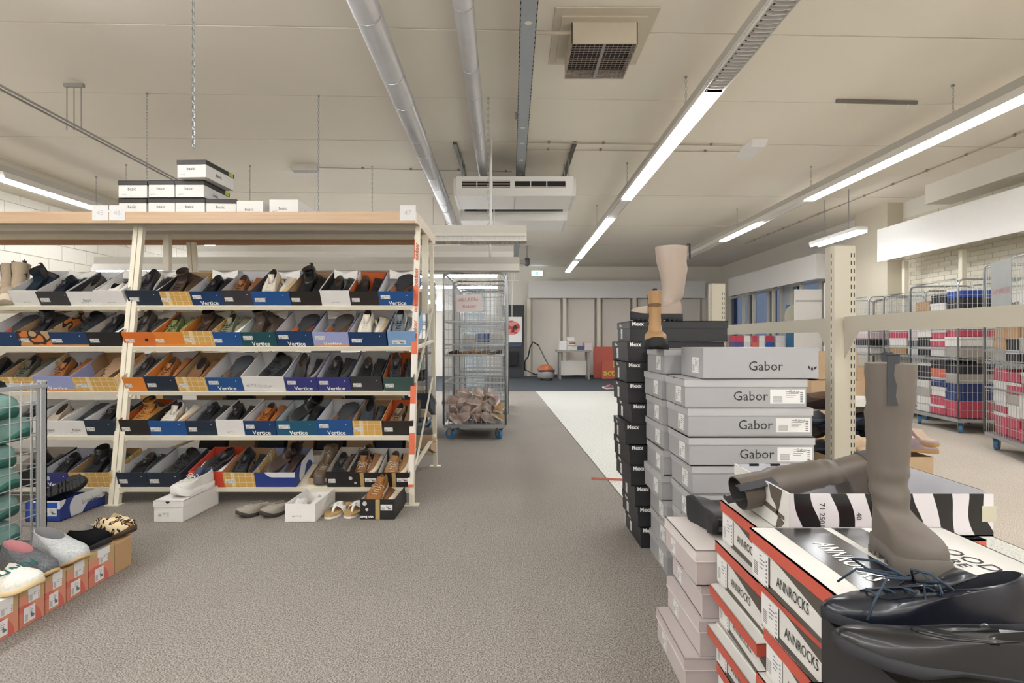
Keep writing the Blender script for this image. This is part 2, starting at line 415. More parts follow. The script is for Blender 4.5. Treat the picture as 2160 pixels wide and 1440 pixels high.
        b.tube([m_, m_+Vector((-.016, .03, .006)), m_+Vector((-.034, .040, -.016))], .0015, 4)
        P['laces'] = (b.v, b.f, b.m, True)
        # facing: two raised eyelet strips along the vamp
        b = MB()
        for sg in (-1, 1):
            ring = []
            for u in (.46, .6, .75, .9, .99):
                w_ = .36+.16*(u-.46)/.5
                p = A(PI+sg*w_, u); q_ = A(PI+sg*(w_+.34), u)
                ring.append([p+Vector((0, 0, .0)), p+Vector((0, 0, .0022)), q_+Vector((0, 0, .002)), q_+Vector((0, 0, -.001))])
            b.rings(ring, 0, True, True)
        P['eyelet_strip'] = (b.v, b.f, b.m, False)
    if s.tongue:
        b = MB(); p = A(PI, .85); H = s.shaft[-1][0]+.012 if s.shaft else s.Hc+s.th
        e = Vector((0, yc+ryf*.55, H)); m_ = Vector((0, yc+ryf*.9, s.Hc+.004 if not s.shaft else s.Hc+.02))
        ring = []
        for q_, w_ in ((p, .014), (m_, .020), (e, .024)):
            ring.append([q_+Vector((-w_, -.004, 0)), q_+Vector((0, .002, .003)), q_+Vector((w_, -.004, 0)), q_+Vector((w_*.9, -.010, -.001)), q_+Vector((-w_*.9, -.010, -.001))])
        b.rings(ring, 0, True, True); P['tongue'] = (b.v, b.f, b.m, True)
    if s.tread:
        b = MB(); i = 0
        for k in range(13):
            y = L*(.03+.94*k/12); q = y/L; w_ = ws(q)*s.wd*s.welt*(.6 if q < .04 or q > .95 else .98)
            if .30 < q < .42: continue
            z = spring(q)
            for sg in (-1, 1):
                b.box(min(sg*w_*.30, sg*w_), max(sg*w_*.30, sg*w_), y-.0055, y+.0055, z-.004, z+.012)
            if k % 2: b.box(-w_*.25, w_*.25, y-.009, y+.004, z-.003, z+.001)
        P['tread'] = (b.v, b.f, b.m, False)
    if s.elastic:
        b = MB()
        for sg in (-1, 1):
            vs = []
            for z, hw in ((s.Hc-.004, .010), (s.Hc+.03, .022), (s.shaft[-1][0], .026)):
                t = min(1, (z-s.Hc)/(s.shaft[-1][0]-s.Hc)); ax = rx+(s.shaft[-1][1]-rx)*max(0, t)+.0022; cy = yc-.01
                vs += [(sg*(ax-.002), cy-hw, z), (sg*ax+.002, cy, z), (sg*(ax-.002), cy+hw, z)]
            f = [(0, 1, 4, 3), (1, 2, 5, 4), (3, 4, 7, 6), (4, 5, 8, 7)]
            b.add(vs, f)
        P['elastic'] = (b.v, b.f, b.m, True)
    if s.tab:
        b = MB(); z = s.shaft[-1][0]; sy = s.shaft[-1][2]; y0 = yc-.012-sy
        if style == 'grey_tall':
            for xx, yy in ((.026, yc+.057), (-.030, yc-.075)):
                b.box(xx-.014, xx+.014, yy, yy+.003, z-.085, z+.020); b.box(xx-.014, xx+.014, yy-.012 if yy > 0 else yy, yy+.003, z+.018, z+.022); b.tube([(xx, yy+.001, z+.020), (xx, yy-.010, z+.024), (xx, yy-.018, z+.018)], .003, 4)
            ys = ()
        else: ys = (y0,)
        for yy in ys:
            b.tube([(0, yy-.002, z-.05), (0, yy-.003, z-.005), (0, yy-.004, z+.018), (0, yy+.010, z+.022), (0, yy+.010, z-.015)], .0016, 4)
            b.box(-.010, .010, yy-.0035, yy-.0015, z-.065, z+.016)
            b.box(-.010, .010, yy-.0035, yy+.011, z+.014, z+.018)
        P['pull_tab'] = (b.v, b.f, b.m, False)
    if s.strap:
        b = MB(); ring = []
        for th in [PI+d for d in (-1.25, -.8, -.4, 0, .4, .8, 1.25)]:
            p = A(th, .62)+Vector((0, 0, .002)); q_ = A(th, .80)+Vector((0, 0, .0025)); p2 = A(th, .62)-Vector((0, 0, .002)); q2 = A(th, .80)-Vector((0, 0, .002))
            ring.append([p, q_, q2, p2])
        b.rings(ring, 0, True, True); P['strap'] = (b.v, b.f, b.m, True)
    if s.zip:
        b = MB(); b.box(.0285, .034, yc-.016, yc-.010, .06, .25); P['zip'] = (b.v, b.f, b.m, False)
    PROTO[style] = P; return P
SHC = {}
def shoe_part(style, part, m):
    k = (style, part, m.name)
    if k not in SHC:
        v, f, mi, sm = shoe_meshes(style)[part]
        me = bpy.data.meshes.new(style+'_'+part); me.from_pydata([tuple(p) for p in v], [], f); me.materials.append(m)
        if sm: me.polygons.foreach_set('use_smooth', [True]*len(me.polygons))
        me.update(); SHC[k] = me
    return SHC[k]
def leather(c, gloss=.35): return mat(c, gloss, var=.12, scale=25, bump=.15)
def suede(c): return mat(c, .95, var=.14, scale=60, bump=.3, spec=.1)
def shoe(label, style, M, up, sole, lining=None, lace=None, group=None, extra=None, cat=None, up_m=None):
    st = ST[style]
    kind = 'boot' if st.shaft else ('slipper' if style in ('mule', 'felt', 'clog') else ('sneaker' if style == 'sneaker' else 'shoe'))
    t = thing(kind, label, cat or kind, M, group)
    um = up_m or (leather(up) if not str(up).startswith('s') else suede('#'+str(up)[1:]))
    sm = mat(sole, .7, var=.05); lm = mat(lining or '#6b5a49', .85); cm = mat(lace or '#1b1b1e', .8)
    for p in shoe_meshes(style):
        m = {'upper': um, 'sole': sm, 'tread': sm, 'lining': lm, 'laces': cm, 'eyelet_strip': um, 'tongue': um, 'elastic': mat('#4a4540', .9), 'pull_tab': mat('#3c3d40', .8), 'strap': um, 'zip': DARK}[p]
        if extra and p in extra: m = extra[p]
        link(p, shoe_part(style, p, m), t)
    return t
def toe_front(style, x, y, z, yaw=0, tilt=8, roll=0):
    L = ST[style].L
    return T(x, y, z) @ RZ(yaw) @ RX(tilt) @ RY(roll) @ RZ(180) @ T(0, -L, 0)
# ------------------------------------------------------------ the room
CARPET = speckle('aisle_carpet', [(.34, '#544e4a'), (.48, '#8c857f'), (.62, '#b8b2ab')], 190, big=.08)
CARPET2 = speckle('pale_carpet', [(.34, '#8a8178'), (.5, '#b8aea2'), (.62, '#d6ccbf')], 170, big=.05)
LINO = speckle('speckled_lino', [(.36, '#8d918c'), (.44, '#cfcfc8'), (.6, '#dcdbd4')], 90, rough=.45, bump=.02)
DARKC = speckle('dark_carpet', [(.3, '#3c4045'), (.6, '#565b61')], 150, big=.06)
b = MB(); b.box(XL, XR, YF, YB, -.12, -.012); floor = struct('floor', b, mat('#6e6a66', .9))
def slab(name, poly, m, z0=-.012, z1=0): 
    b = MB(); b.prism(poly, z0, z1); return b.obj(name, m, floor)
xs = lambda y: .49+(11.3-y)*.0329
slab('carpet', [(XL, YF), (xs(YF)-.01, YF), (xs(11.3)-.01, 11.3), (XL, 11.3)], CARPET)
slab('lino_strip', [(xs(YF), YF), (2.57, YF), (2.57, 11.3), (xs(11.3), 11.3)], LINO)
slab('carpet', [(2.58, YF), (XR, YF), (XR, 11.3), (2.58, 11.3)], CARPET2)
slab('dark_carpet', [(XL, 11.31), (XR, 11.31), (XR, YB), (XL, YB)], DARKC)
for (a, c2) in (((1.27*.83, 3.2), (1.23, 3.33)), ((1.02, 4.05), (.60, 4.12))):
    b = MB(); b.bar((a[0], a[1], .0005), (c2[0], c2[1], .0005), .001, .035); b.obj('tape_mark', mat('#c9756a', .6), floor)
# ceiling: long panels side by side with open joints
b = MB(); b.box(XL, XR, YF, YB, CEIL+.02, CEIL+.14); ceiling = struct('ceiling', b, mat('#6d675d', .9))
y = YF; pw = 1.075; ang = .0
me = None
w2 = (XR-XL)/2; sl = .03*w2; y = 3.83-pw*7; k = 0
def ppoly(y0, y1): return [(-w2, max(y0-sl, YF)), (w2, max(y0+sl, YF)), (w2, min(y1+sl, YB)), (-w2, min(y1-sl, YB))]
pm = MB().prism([(-w2, -sl+.006), (w2, sl+.006), (w2, sl+pw-.006), (-w2, -sl+pw-.006)], 0, .02).mesh('ceiling_panel', CEILM)
while y < YB+.3:
    z = CEIL-(.003 if k % 2 else 0)
    if y-sl > YF and y+pw+sl < YB: link('panel', pm, ceiling, T((XL+XR)/2, y, z))
    elif y+pw-sl > YF and y+sl < YB: MB().prism(ppoly(y+.006, y+pw-.006), 0, .02).obj('panel', CEILM, ceiling, M=T((XL+XR)/2, 0, z))
    y += pw; k += 1
BH = EYE+.0
# left wall with painted blockwork
b = MB(); b.box(XL-.2, XL, YF, YB, 0, CEIL+.1); wl = struct('wall_left', b, mat('#c9c2b4', .8))
bm = MB(); bm.box(0, .012, .004, .436, .004, .206); BLK = bm.mesh('block', mat('#e6e1d6', .75, var=.02))
for r in range(8):
    for c in range(22):
        y = 4.0+c*.44+(.22 if r % 2 else 0)
        if y > YB-.5: continue
        link('block', BLK, wl, T(XL, y, 1.55+r*.21))
# back wall
b = MB(); b.box(XL-.2, XR+.2, YB, YB+.2, 0, CEIL+.1); wb = struct('wall_back', b, CREAM)
# rear wall, behind the camera
b = MB(); b.box(XL-.2, XR+.2, YF-.2, YF, 0, CEIL+.1); struct('wall_rear', b, CREAM)
# right wall with a band of windows
b = MB()
WY0, WY1, WZ0, WZ1 = 9.45, 15.5, .9, 2.78
b.box(XR, XR+.25, YF, WY0, 0, CEIL+.1); b.box(XR, XR+.25, WY1, YB, 0, CEIL+.1)
b.box(XR, XR+.25, WY0, WY1, 0, WZ0); b.box(XR, XR+.25, WY0, WY1, WZ1, CEIL+.1)
wr = struct('wall_right', b, CREAM)
bm = MB(); bm.box(-.010, 0, .004, .216, .003, .062); BRK = bm.mesh('brick', mat('#d8d2c0', .75, var=.03))
cnt = 0; rest = MB()
for r in range(26):
    for c in range(20):
        y = 4.9+c*.22+(.11 if r % 2 else 0); z = 1.25+r*.066
        if cnt < 300 and 1.5 < z and r % 1 == 0 and 5.4 < y: link('brick', BRK, wr, T(XR, y, z)); cnt += 1
        else: rest.box(XR-.010, XR, y+.004, y+.216, z+.003, z+.062)
o = rest.obj('brickwork', mat('#d8d2c0', .75, var=.03), wr); o['kind'] = 'stuff'
b = MB(); b.box(XR-.37, XR, YF, 7.65, 2.96, CEIL-.002); struct('trim_1', b, CREAM)
b = MB(); b.box(XR-.25, XR, 8.6, 9.42, 0, CEIL-.002); b.box(XR-.18, XR, 6.0, 6.35, 0, 2.95); struct('trim_2', b, mat('#d0c8b6', .8, var=.02))
b = MB(); b.box(XL, XL+.30, YF, YB, 2.92, CEIL-.002); struct('trim_3', b, mat('#cfc7b6', .8, var=.02))
# windows
GL = glass_mat(); FR = mat('#dcd8cd', .45); BLUEF = mat('#2c4a86', .4)
edges = [9.45, 10.95, 12.07, 12.56, 13.2, 14.3, 15.5]
for i, (y0, y1) in enumerate(zip(edges, edges[1:])):
    b = MB(); t = .05
    b.box(XR+.02, XR+.10, y0, y0+t, WZ0, WZ1); b.box(XR+.02, XR+.10, y1-t, y1, WZ0, WZ1); b.box(XR+.02, XR+.10, y0+t, y1-t, WZ0, WZ0+t); b.box(XR+.02, XR+.10, y0+t, y1-t, WZ1-t, WZ1)
    w_ = struct('window_%d' % (i+1), b, FR)
    if i == 2: MB().box(XR+.05, XR+.07, y0+t, y1-t, WZ0+t, WZ1-t).obj('panel', mat('#c4c9d2', .5), w_)
    else:
        MB().add([(XR+.058, y0+t, WZ0+t), (XR+.058, y0+t, WZ1-t), (XR+.058, y1-t, WZ1-t), (XR+.058, y1-t, WZ0+t)], [(0, 1, 2, 3)]).obj('pane', GL, w_)
        MB().box(XR+.10, XR+.14, y1-.22, y1-.08, WZ0, WZ1).obj('blue_frame', BLUEF, w_)
        MB().box(XR+.02, XR+.10, y0+t, y1-t, WZ1-.55, WZ1-.50).obj('transom', FR, w_)
b = MB(); b.box(XR-.12, XR+.02, WY0, WY1, WZ0-.03, WZ0); struct('trim_4', b, WHITE)
# opposite building seen through the glass would be dark: nothing stands there
# ------------------------------------------------------------ slotted shop-fitting posts and wall units
def post(label, x, y, z1, w=.12, dep=.06, slots=True, group=None, m=None, yaw=0):
    t = thing('slotted_post', label, 'post', T(x, y, 0) @ RZ(yaw), group)
    poly = [(-w/2, -dep*.2), (-w*.42, -dep*.5), (w*.42, -dep*.5), (w/2, -dep*.2), (w/2, dep*.5), (-w/2, dep*.5)]
    MB().prism(poly, 0, z1).obj('upright', m or BEIGEM, t)
    MB().prism([(a*1.04, c2*1.04) for a, c2 in poly], z1, z1+.006).obj('cap', mat('#8a857b', .5), t)
    if slots:
        b = MB(); z = .12
        while z < z1-.05:
            for xx in ((w*.25, w*.37, -w*.47) if w > .1 else (-w*.2, w*.2)):
                b.box(xx-.0022, xx+.0022, -dep*.5-.0006-(0 if abs(xx) < w*.42 else -dep*.28), -dep*.3, z, z+.020)
            z += .038
        o = b.obj('slots', DARK, t); o['kind'] = 'stuff'
    return t
p1 = post('tall beige slotted gondola post rising behind the grey box stack', 1.60, 2.65, 1.506, group=None)
p2 = post('distant beige slotted gondola post beside the tall pale boot', 1.645, 4.37, 1.50)
post('beige slotted gondola post at the right, nearest along the empty beam', 1.60, .35, 1.50)
def beam(label, y0, y1, z):
    t = thing('gondola_beam', label, 'beam', T(1.6, 0, 0))
    MB().box(-.014, .014, y0, y1, z-.069, z).obj('rail', BEIGEM, t)
    for yy, sg in ((y0, 1), (y1, -1)):
        b = MB(); b.add([(-.016, yy, z-.069), (-.016, yy+sg*.11, z-.069), (-.016, yy, z-.20), (-.012, yy, z-.069), (-.012, yy+sg*.11, z-.069), (-.012, yy, z-.20)], [(0, 1, 2), (3, 5, 4), (0, 3, 4, 1), (1, 4, 5, 2), (2, 5, 3, 0)]); b.obj('bracket', BEIGEM, t)
beam('horizontal beige beam running from the post toward the right edge', .40, 2.60, 1.163)
beam('horizontal beige beam between the two slotted posts behind black boxes', 2.71, 4.31, 1.163)
# back wall unit: fascia, uprights, panels
d = 15.95
t = thing('wall_fascia', 'long white fascia board across the far back wall', 'fascia', T(0, d-.25, 0))
a0, a1 = W(1115, 592, d-.25), W(1488, 628, d-.25)
MB().box(a0.x, a1.x, 0, .3, a1.z, a0.z).obj('board', WHITE, t)
for i, px in enumerate((1115, 1190, 1262, 1337, 1411, 1484)):
    a = W(px, 628, d-.05); MB().box(a.x-.05, a.x+.05, -.02+.1, .08+.1, .02, a1.z).obj('upright', METALW, t)
for i, (q0, q1) in enumerate(((1119, 1186), (1194, 1258), (1266, 1333), (1341, 1407), (1415, 1480))):
    A0, A1 = W(q0, 630, d), W(q1, 792, d); MB().box(A0.x+.06, A1.x-.06, .22, .25, .06, A0.z).obj('back_panel', mat('#e2dbd2', .6, var=.02), t)
def fascia(label, x, y0, y1, z0, z1, posts, n=1):
    t = thing('wall_fascia', label, 'fascia', T(x, 0, 0))
    MB().box(0, .03, y0, y1, z0, z1).obj('board', WHITE, t)
    MB().box(.03, XR-x-.02, y0, y0+.03, z0, z1).obj('end_panel', WHITE, t)
    for yy in posts:
        MB().box(.32, .38, yy-.03, yy+.03, 0, z0).obj('upright', METALW, t)
        MB().box(.03, .34, yy-.01, yy+.01, z0+.02, z0+.05).obj('bracket', METALW, t)
fascia('white fascia board above the right wall, nearer and larger one', 5.6, 3.2, 8.36, 2.25, 2.745, (8.25, 7.2, 6.2, 5.2, 4.2))
fascia('white fascia board over the windows, further down the right wall', 5.6, 10.03, 14.1, 2.19, 2.65, (10.1, 11.2, 12.4, 13.4, 14.0))
post('far grey slotted post in the corner by the back wall', 5.55, 15.2, 2.55, .22, .08, False)
# cupboard partitions and mirror on the right
d = 10.2
t = thing('cupboard', 'plain cream cupboard with a tall mirror, behind the roll cages', 'cupboard')
A0, A1 = W(1800, 585, 9.5), W(1888, 700, 9.5)
MB().box(A0.x, min(A1.x, XR-.02), 9.5, 9.9, 0.02, A0.z).obj('cabinet', mat('#cfc7b5', .6, var=.02), t)
A0, A1 = W(1808, 622, 9.48), W(1850, 792, 9.48)
fo = MB(); fo.box(A0.x-.03, A1.x+.03, 9.475, 9.498, A1.z-.03, A0.z+.03); fo.obj('mirror_frame', WHITE, t)
MB().box(A0.x, A1.x, 9.468, 9.474, A1.z, A0.z).obj('mirror_glass', mat('#cfd0cf', .03, 1.0, var=0), t)
t = thing('partition', 'pale cream fitting partition standing under the window fascia', 'partition')
A0, A1 = W(1678, 610, 10.0), W(1734, 800, 10.0)
MB().box(A0.x, A1.x, 10.0, 10.05, .02, A0.z).obj('panel', OFFW, t); A2 = W(1734, 596, 9.9)
MB().box(A1.x, A1.x+.45, 9.9, 9.95, .02, A2.z).obj('panel', CREAM, t)
MB().box(A0.x, A1.x, 9.985, 10.0, A0.z-.22, A0.z-.20).obj('shelf_lip', GREYP, t)
t = thing('round_sign', 'blue banner with a round pale sticker hanging by the windows', 'sign')
A = W(1672, 668, 11.0)
MB().box(A.x-.13, A.x+.06, 11.0, 11.01, A.z-.9, A.z+.24).obj('banner', mat('#5f93bf', .6), t)
b = MB(); b.prism([(.17*math.cos(q*PI/12), .24*math.sin(q*PI/12)) for q in range(24)], 0, .008, 0, T(A.x, 10.99, A.z) @ RX(90)); so = b.obj('sticker', mat('#e3dfc4', .6), t)
# black poster panel with poster, left of the wall unit
t = thing('poster_panel', 'tall black panel with a red round food poster near the back', 'panel')
A0, A1 = W(1060, 643, 15.3), W(1106, 792, 15.3)
MB().box(A0.x, A1.x, 15.3, 15.36, .02, A0.z).obj('backboard', mat('#3b3b3f', .6), t)
B0, B1 = W(1060, 668, 15.28), W(1101, 722, 15.28)
pz = MB().box(B0.x, B1.x, 15.28, 15.29, B1.z, B0.z).obj('poster', WHITE, t)
b = MB(); C_ = W(1078, 691, 15.27)
b.prism([(C_.x+.26*math.cos(q*PI/10), C_.z+.2*math.sin(q*PI/10)) for q in range(20)], 0, .004, 0, T(0, 15.278, 0) @ RX(90)); b.obj('print', blob_mat('red_food_print', '#b8473f', '#d98f86', 9, .5, c2='#3a2a28', thr2=.35), pz)
MB().box(B0.x, B1.x, 15.27, 15.295, B1.z-.12, B1.z-.02).obj('caption_strip', mat('#3d4a63', .5), t)
MB().box(B0.x+.02, B1.x-.12, 15.22, 15.30, .35, .75).obj('equipment_tray', DARK, t)
# right-hand soft things at the back: table with boxes
d = 14.7; z_t = EYE+(718-738)/FPX*d
t = thing('side_table', 'small grey table with shoe boxes on top by the back wall', 'table')
A0, A1 = W(1175, 738, d), W(1248, 738, d)
MB().box(A0.x, A1.x, d, d+.6, z_t-.05, z_t).obj('tabletop', GREYP, t)
for xx in (A0.x+.06, A1.x-.1):
    for yy in (d+.03, d+.52): MB().box(xx, xx+.05, yy, yy+.05, 0, z_t-.05).obj('leg', GREYP, t)
MB().box(A0.x+.1, A1.x-.1, d+.3, d+.33, .1, .5).obj('back_panel', CREAM, t)
for i, (q0, q1, y0, y1, m, lab) in enumerate(((1179, 1195, 718, 738, WHITE, 'white box with blue print at the left end of far table'), (1195, 1217, 728, 738, OFFW, 'white box under two others on the far table'), (1195, 1212, 719, 728, OFFW, 'middle white box of the pile on far table'), (1196, 1211, 710, 719, WHITE, 'topmost white box of the pile on far table'), (1217, 1232, 729, 738, mat('#565c7a', .6), 'dark blue box in the middle of far table'), (1232, 1248, 722, 738, mat('#d8c9c6', .6), 'pinkish white box at right end of far table'))):
    A0, A1 = W(q0, y0, d+.2), W(q1, y1, d+.2); zb = z_t+(EYE*0)
    shoebox(lab, T((A0.x+A1.x)/2, d+.1, A1.z-.002 if i else z_t), w=(A1.x-A0.x)*.96, l=.3, h=(A0.z-A1.z)*.96, mo=m, lid=m, lid_h=.04)
shoe('brown sneaker displayed beside the pile on the far table', 'sneaker', T((W(1214, 0, d).x), d+.05, W(0, 728, d+.2).z) @ RZ(60), '#8a5a3c', '#dcd5c8')
# vacuum cleaner
t = thing('vacuum_cleaner', 'orange and grey cylinder vacuum cleaner with raised wand', 'vacuum')
c0 = W(1152, 795, 14.4); c0.z = 0
b = MB(); rr = []
for z, r_ in ((.05, .16), (.1, .19), (.22, .19), (.26, .17)): rr.append([c0+Vector((r_*1.2*math.cos(q*PI/8), r_*math.sin(q*PI/8), z)) for q in range(16)])
b.rings(rr, 0, True, True); b.obj('tub', GREYP, t, True)
b = MB(); rr = []
for z, r_ in ((.26, .19), (.30, .18), (.38, .13), (.42, .06)): rr.append([c0+Vector((r_*1.2*math.cos(q*PI/8)-.02, r_*math.sin(q*PI/8), z)) for q in range(16)])
b.rings(rr, 0, True, True); b.obj('lid', mat('#b5653c', .4), t, True)
b = MB(); b.box(c0.x-.2, c0.x+.22, 14.22, 14.58, .24, .28); b.obj('bumper', mat('#38405c', .5), t)
b = MB(); b.tube([W(1136, 728, 14.4), W(1150, 757, 14.4), W(1164, 782, 14.4)], .022, 6); b.obj('wand', CHROME, t)
b = MB(); b.tube([W(1136, 728, 14.4), W(1124, 721, 14.4), W(1118, 732, 14.4), W(1114, 752, 14.4), W(1107, 762, 14.4), W(1107, 780, 14.5), W(1130, 790, 14.6), W(1142, 786, 14.45)], .02, 6); b.obj('hose', DARK, t, True)
for dx in (-.12, .12):
    b = MB(); b.tube([c0+Vector((dx-.02, -.1, .04)), c0+Vector((dx+.02, -.1, .04))], .04, 8); b.obj('wheel', DARK, t)
# red boards, one reads actie
CORAL = mat('#cf6b5c', .5, var=.03)
A0, A1 = W(1252, 731, 15.3), W(1335, 793, 15.3)
t = tag(MB().box(A0.x, A1.x, 15.3, 15.34, .005, A0.z).obj('sign_board', CORAL), 'large plain coral red board leaning at the back wall', 'board')
A0, A1 = W(1270, 762, 14.9), W(1330, 795, 14.9)
t = tag(MB().box(A0.x, A1.x, 14.9, 14.93, .005, A0.z).obj('sale_sign', mat('#cc6a55', .5)), 'smaller coral red sign with yellow word actie', 'sign')
YEL = mat('#e6d45c', .5)
A = W(1291, 786, 14.885); text('actie', .25, YEL, t, T(A.x-.0, A.y, A.z), bold=.02)
A = W(1303, 768, 14.89); b = MB(); b.add([(A.x-.12, A.y, A.z-.08), (A.x+.12, A.y, A.z-.08), (A.x+.12, A.y, A.z), (A.x-.02, A.y, A.z), (A.x-.12, A.y, A.z+.1)], [(0, 1, 2, 3, 4)]); b.obj('lettering', YEL, t)
A = W(1299, 800, 11.6); A.z = 0
shoe('pink and white sneaker on the dark carpet by the black boxes', 'sneaker', T(A.x, 11.9, 0) @ RZ(120), '#b9707e', '#e4e0de', lace='#eeeeee')
# exit sign
A = W(1133, 576, 16.02)
t = thing('exit_sign', 'small glowing green and white exit sign near the ceiling', 'sign', T(*A))
MB().box(-.17, .17, .01, .06, -.08, .08).obj('housing', WHITE, t)
MB().box(-.155, .155, 0, .01, -.065, .065).obj('lit_panel', mat((.75, .9, 1), emit=6), t)
MB().box(-.03, .03, -.004, 0, -.05, .05).obj('pictogram', mat((.1, .5, .3), emit=1.5), t)
A = W(1112, 553, 12.5)
t = thing('security_camera', 'small grey dome security camera under the far ceiling', 'camera', T(*A))
MB().box(-.16, .0, -.05, .05, -.04, .04).obj('housing', GREYP, t)
b = MB(); b.rings([[(r_*math.cos(q*PI/5), r_*math.sin(q*PI/5), z) for q in range(10)] for z, r_ in ((.1, .05), (0, .07), (-.07, .05), (-.09, .02))], 0, True, True); b.obj('dome', mat('#55585c', .3), t, True)
MB().box(-.02, .02, -.02, .02, .08, CEIL-A.z).obj('stem', GREYP, t)
# ------------------------------------------------------------ ceiling services
def chain(label, a, z1, m=ZINC, big=False, group='thin lamp chains'):
    """link chain hanging from the ceiling down to z1"""
    ln = .036 if not big else .032; th = .0022 if not big else .003; b = MB(); z = a[2]; k = 0
    while z > z1:
        w_ = .008; e = (w_, 0) if k % 2 else (0, w_)
        pts = [(a[0], a[1], z), (a[0]+e[0], a[1]+e[1], z-ln*.3), (a[0]+e[0], a[1]+e[1], z-ln*.7), (a[0], a[1], z-ln), (a[0]-e[0], a[1]-e[1], z-ln*.7), (a[0]-e[0], a[1]-e[1], z-ln*.3), (a[0], a[1], z)]
        b.tube(pts, th, 3, cap=False); z -= ln*.80; k += 1
    t = thing('chain', label, 'chain'); MB().box(a[0]-.008, a[0]+.008, a[1]-.008, a[1]+.008, CEIL-.02, CEIL-.002).obj('hook', m, t)
    o = b.obj('links', m, t); o['kind'] = 'stuff'
ZC = CEIL-EYE
def ceil_at(px, py): d = ZC*FPX/(718-py); return W(px, py, d)
A = W(408, 0, 3.2); chain('loose steel chain dangling free, nearest at the left', (A.x, 3.2, CEIL), W(0, 310, 3.2).z, big=True)
for px, py, yb, lab in ((310, 195, 475, 'thin chain hanging behind the white boxes at left'), (672, 200, 475, 'thin chain hanging right of the single white boxes'), (1030, 205, 485, 'thin chain in front of the ceiling air unit'),
        (527, 348, 517, 'short far chain just above the leaning white boxes'), (785, 350, 517, 'short far chain left of the wide silver duct'), (203, 372, 430, 'short chain at far left above the paper signs'), (266, 346, 515, 'short chain left of the box pyramid'),
        (1447, 160, 218, 'chain holding the bright centre lamp strip'), (1323, 342, 395, 'chain on the centre lamp strip at its dark gap'), (1259, 432, 470, 'chain on the far part of centre lamp strip'),
        (2010, 178, 250, 'chain holding the right lamp strip, nearest'), (1711, 350, 400, 'chain holding the right lamp strip at its dark gap'), (1555, 440, 478, 'chain holding the right lamp strip, far part')):
    A = ceil_at(px, py); chain(lab, tuple(A), W(px, yb, A.y).z)
LW = .135
HOUSE = mat('#dcd9d3', .35, .1, var=.02); TRUNK = mat('#b9b6ae', .4, .3, var=.02); REFL = mat('#dcdad8', .35, .1, var=.03)
def lamp_strip(label, segs, axis='y', x=0, z=LZ, w=LW, grp=None, rods=(), tm=None, drop=.04):
    """segs: list of (start, end, kind) kind: lit / louvre / plain / gap along the axis; x is the cross position"""
    t = thing('lamp_strip', label, 'lamp', (T(x, 0, z) if axis == 'y' else T(0, x, z) @ RZ(-90)), grp)
    s0 = min(s[0] for s in segs); s1 = max(s[1] for s in segs)
    MB().box(-.032, .032, s0, s1, .075, .15).obj('trunking', TRUNK, t)
    for q in rods: MB().box(-.003, .003, q-.003, q+.003, .15, CEIL-z-.002).obj('hanger', ZINC, t)
    for a, e, k in segs:
        if k == 'gap': continue
        h = w/2; b = MB()
        b.add([(-h, a, 0), (-h, e, 0), (-.045, e, .075), (-.045, a, .075), (h, a, 0), (h, e, 0), (.045, e, .075), (.045, a, .075), (-h-.004, a, -.002), (-h-.004, e, -.002), (h+.004, e, -.002), (h+.004, a, -.002)],
              [(0, 1, 2, 3), (4, 7, 6, 5), (3, 2, 6, 7), (0, 3, 7, 4), (1, 5, 6, 2), (8, 9, 1, 0), (11, 4, 5, 10)])
        b.obj('reflector', HOUSE, t)
        if k == 'lit':
            MB().box(-h+.012, h-.012, a+.01, e-.01, -drop, .010).obj('lit_diffuser', tm or TUBEM, t)
        elif k == 'louvre':
            b = MB(); yy = a+.02
            while yy < e-.02:
                ring = []
                for q in range(7):
                    xx = -h+.006+(2*h-.012)*q/6; sg = .010*math.sin(PI*q/6)
                    ring.append([(xx, yy+sg, .002), (xx, yy+sg+.0035, .002), (xx, yy+sg+.001, .045), (xx, yy+sg-.001, .045)])
                b.rings(ring, 0, True, True); yy += .042
            o = b.obj('louvre_blades', REFL, t); o['kind'] = 'stuff'
            MB().box(-h+.008, h-.008, a+.01, e-.01, .047, .05).obj('inner_plate', REFL, t)
            b = MB(); yy = a+.03
            while yy < e-.02: b.box(-h+.010, -h+.020, yy, yy+.011, -.001, .001); yy += .05
            o = b.obj('louvre_slots', DARK, t); o['kind'] = 'stuff'
        else:
            MB().box(-h+.01, h-.01, a+.01, e-.01, .002, .012).obj('diffuser', OFFW, t)
    return t
lamp_strip('long ceiling lamp strip right of centre with louvred dark part', [(-2.9, .9, 'lit'), (.9, 3.91, 'louvre'), (3.91, 6.87, 'lit'), (6.87, 8.0, 'plain'), (8.0, 11.8, 'lit'), (11.8, 12.3, 'plain'), (12.3, 14.1, 'lit')], x=1.44, tm=TUBER, drop=.016)
lamp_strip('long ceiling lamp strip along the right side', [(-2.9, 1.4, 'lit'), (1.4, 6.92, 'lit'), (6.92, 8.25, 'plain'), (8.25, 9.75, 'lit'), (9.75, 12.0, 'plain')], x=3.76, tm=TUBER, drop=.014)
lamp_strip('lit lamp strip along the left wall', [(-2.9, 2.5, 'plain'), (2.5, 5.9, 'lit'), (5.97, 8.0, 'lit'), (8, 9.6, 'plain'), (9.6, 13.0, 'lit')], x=-5.62, drop=.02, tm=TUBEO)
lamp_strip('added lamp strip overhead left, outside the view', [(-2.9, 2.9, 'lit')], x=-3.2, tm=TUBEO, drop=.16)  # unseen extra lamp, added to brighten the left part of the ceiling
lamp_strip('added lamp strip overhead centre left, outside the view', [(-2.9, 1.9, 'lit')], x=-.88, tm=TUBEB, drop=.14)  # another added lamp out of view; its deep diffuser lights the ceiling
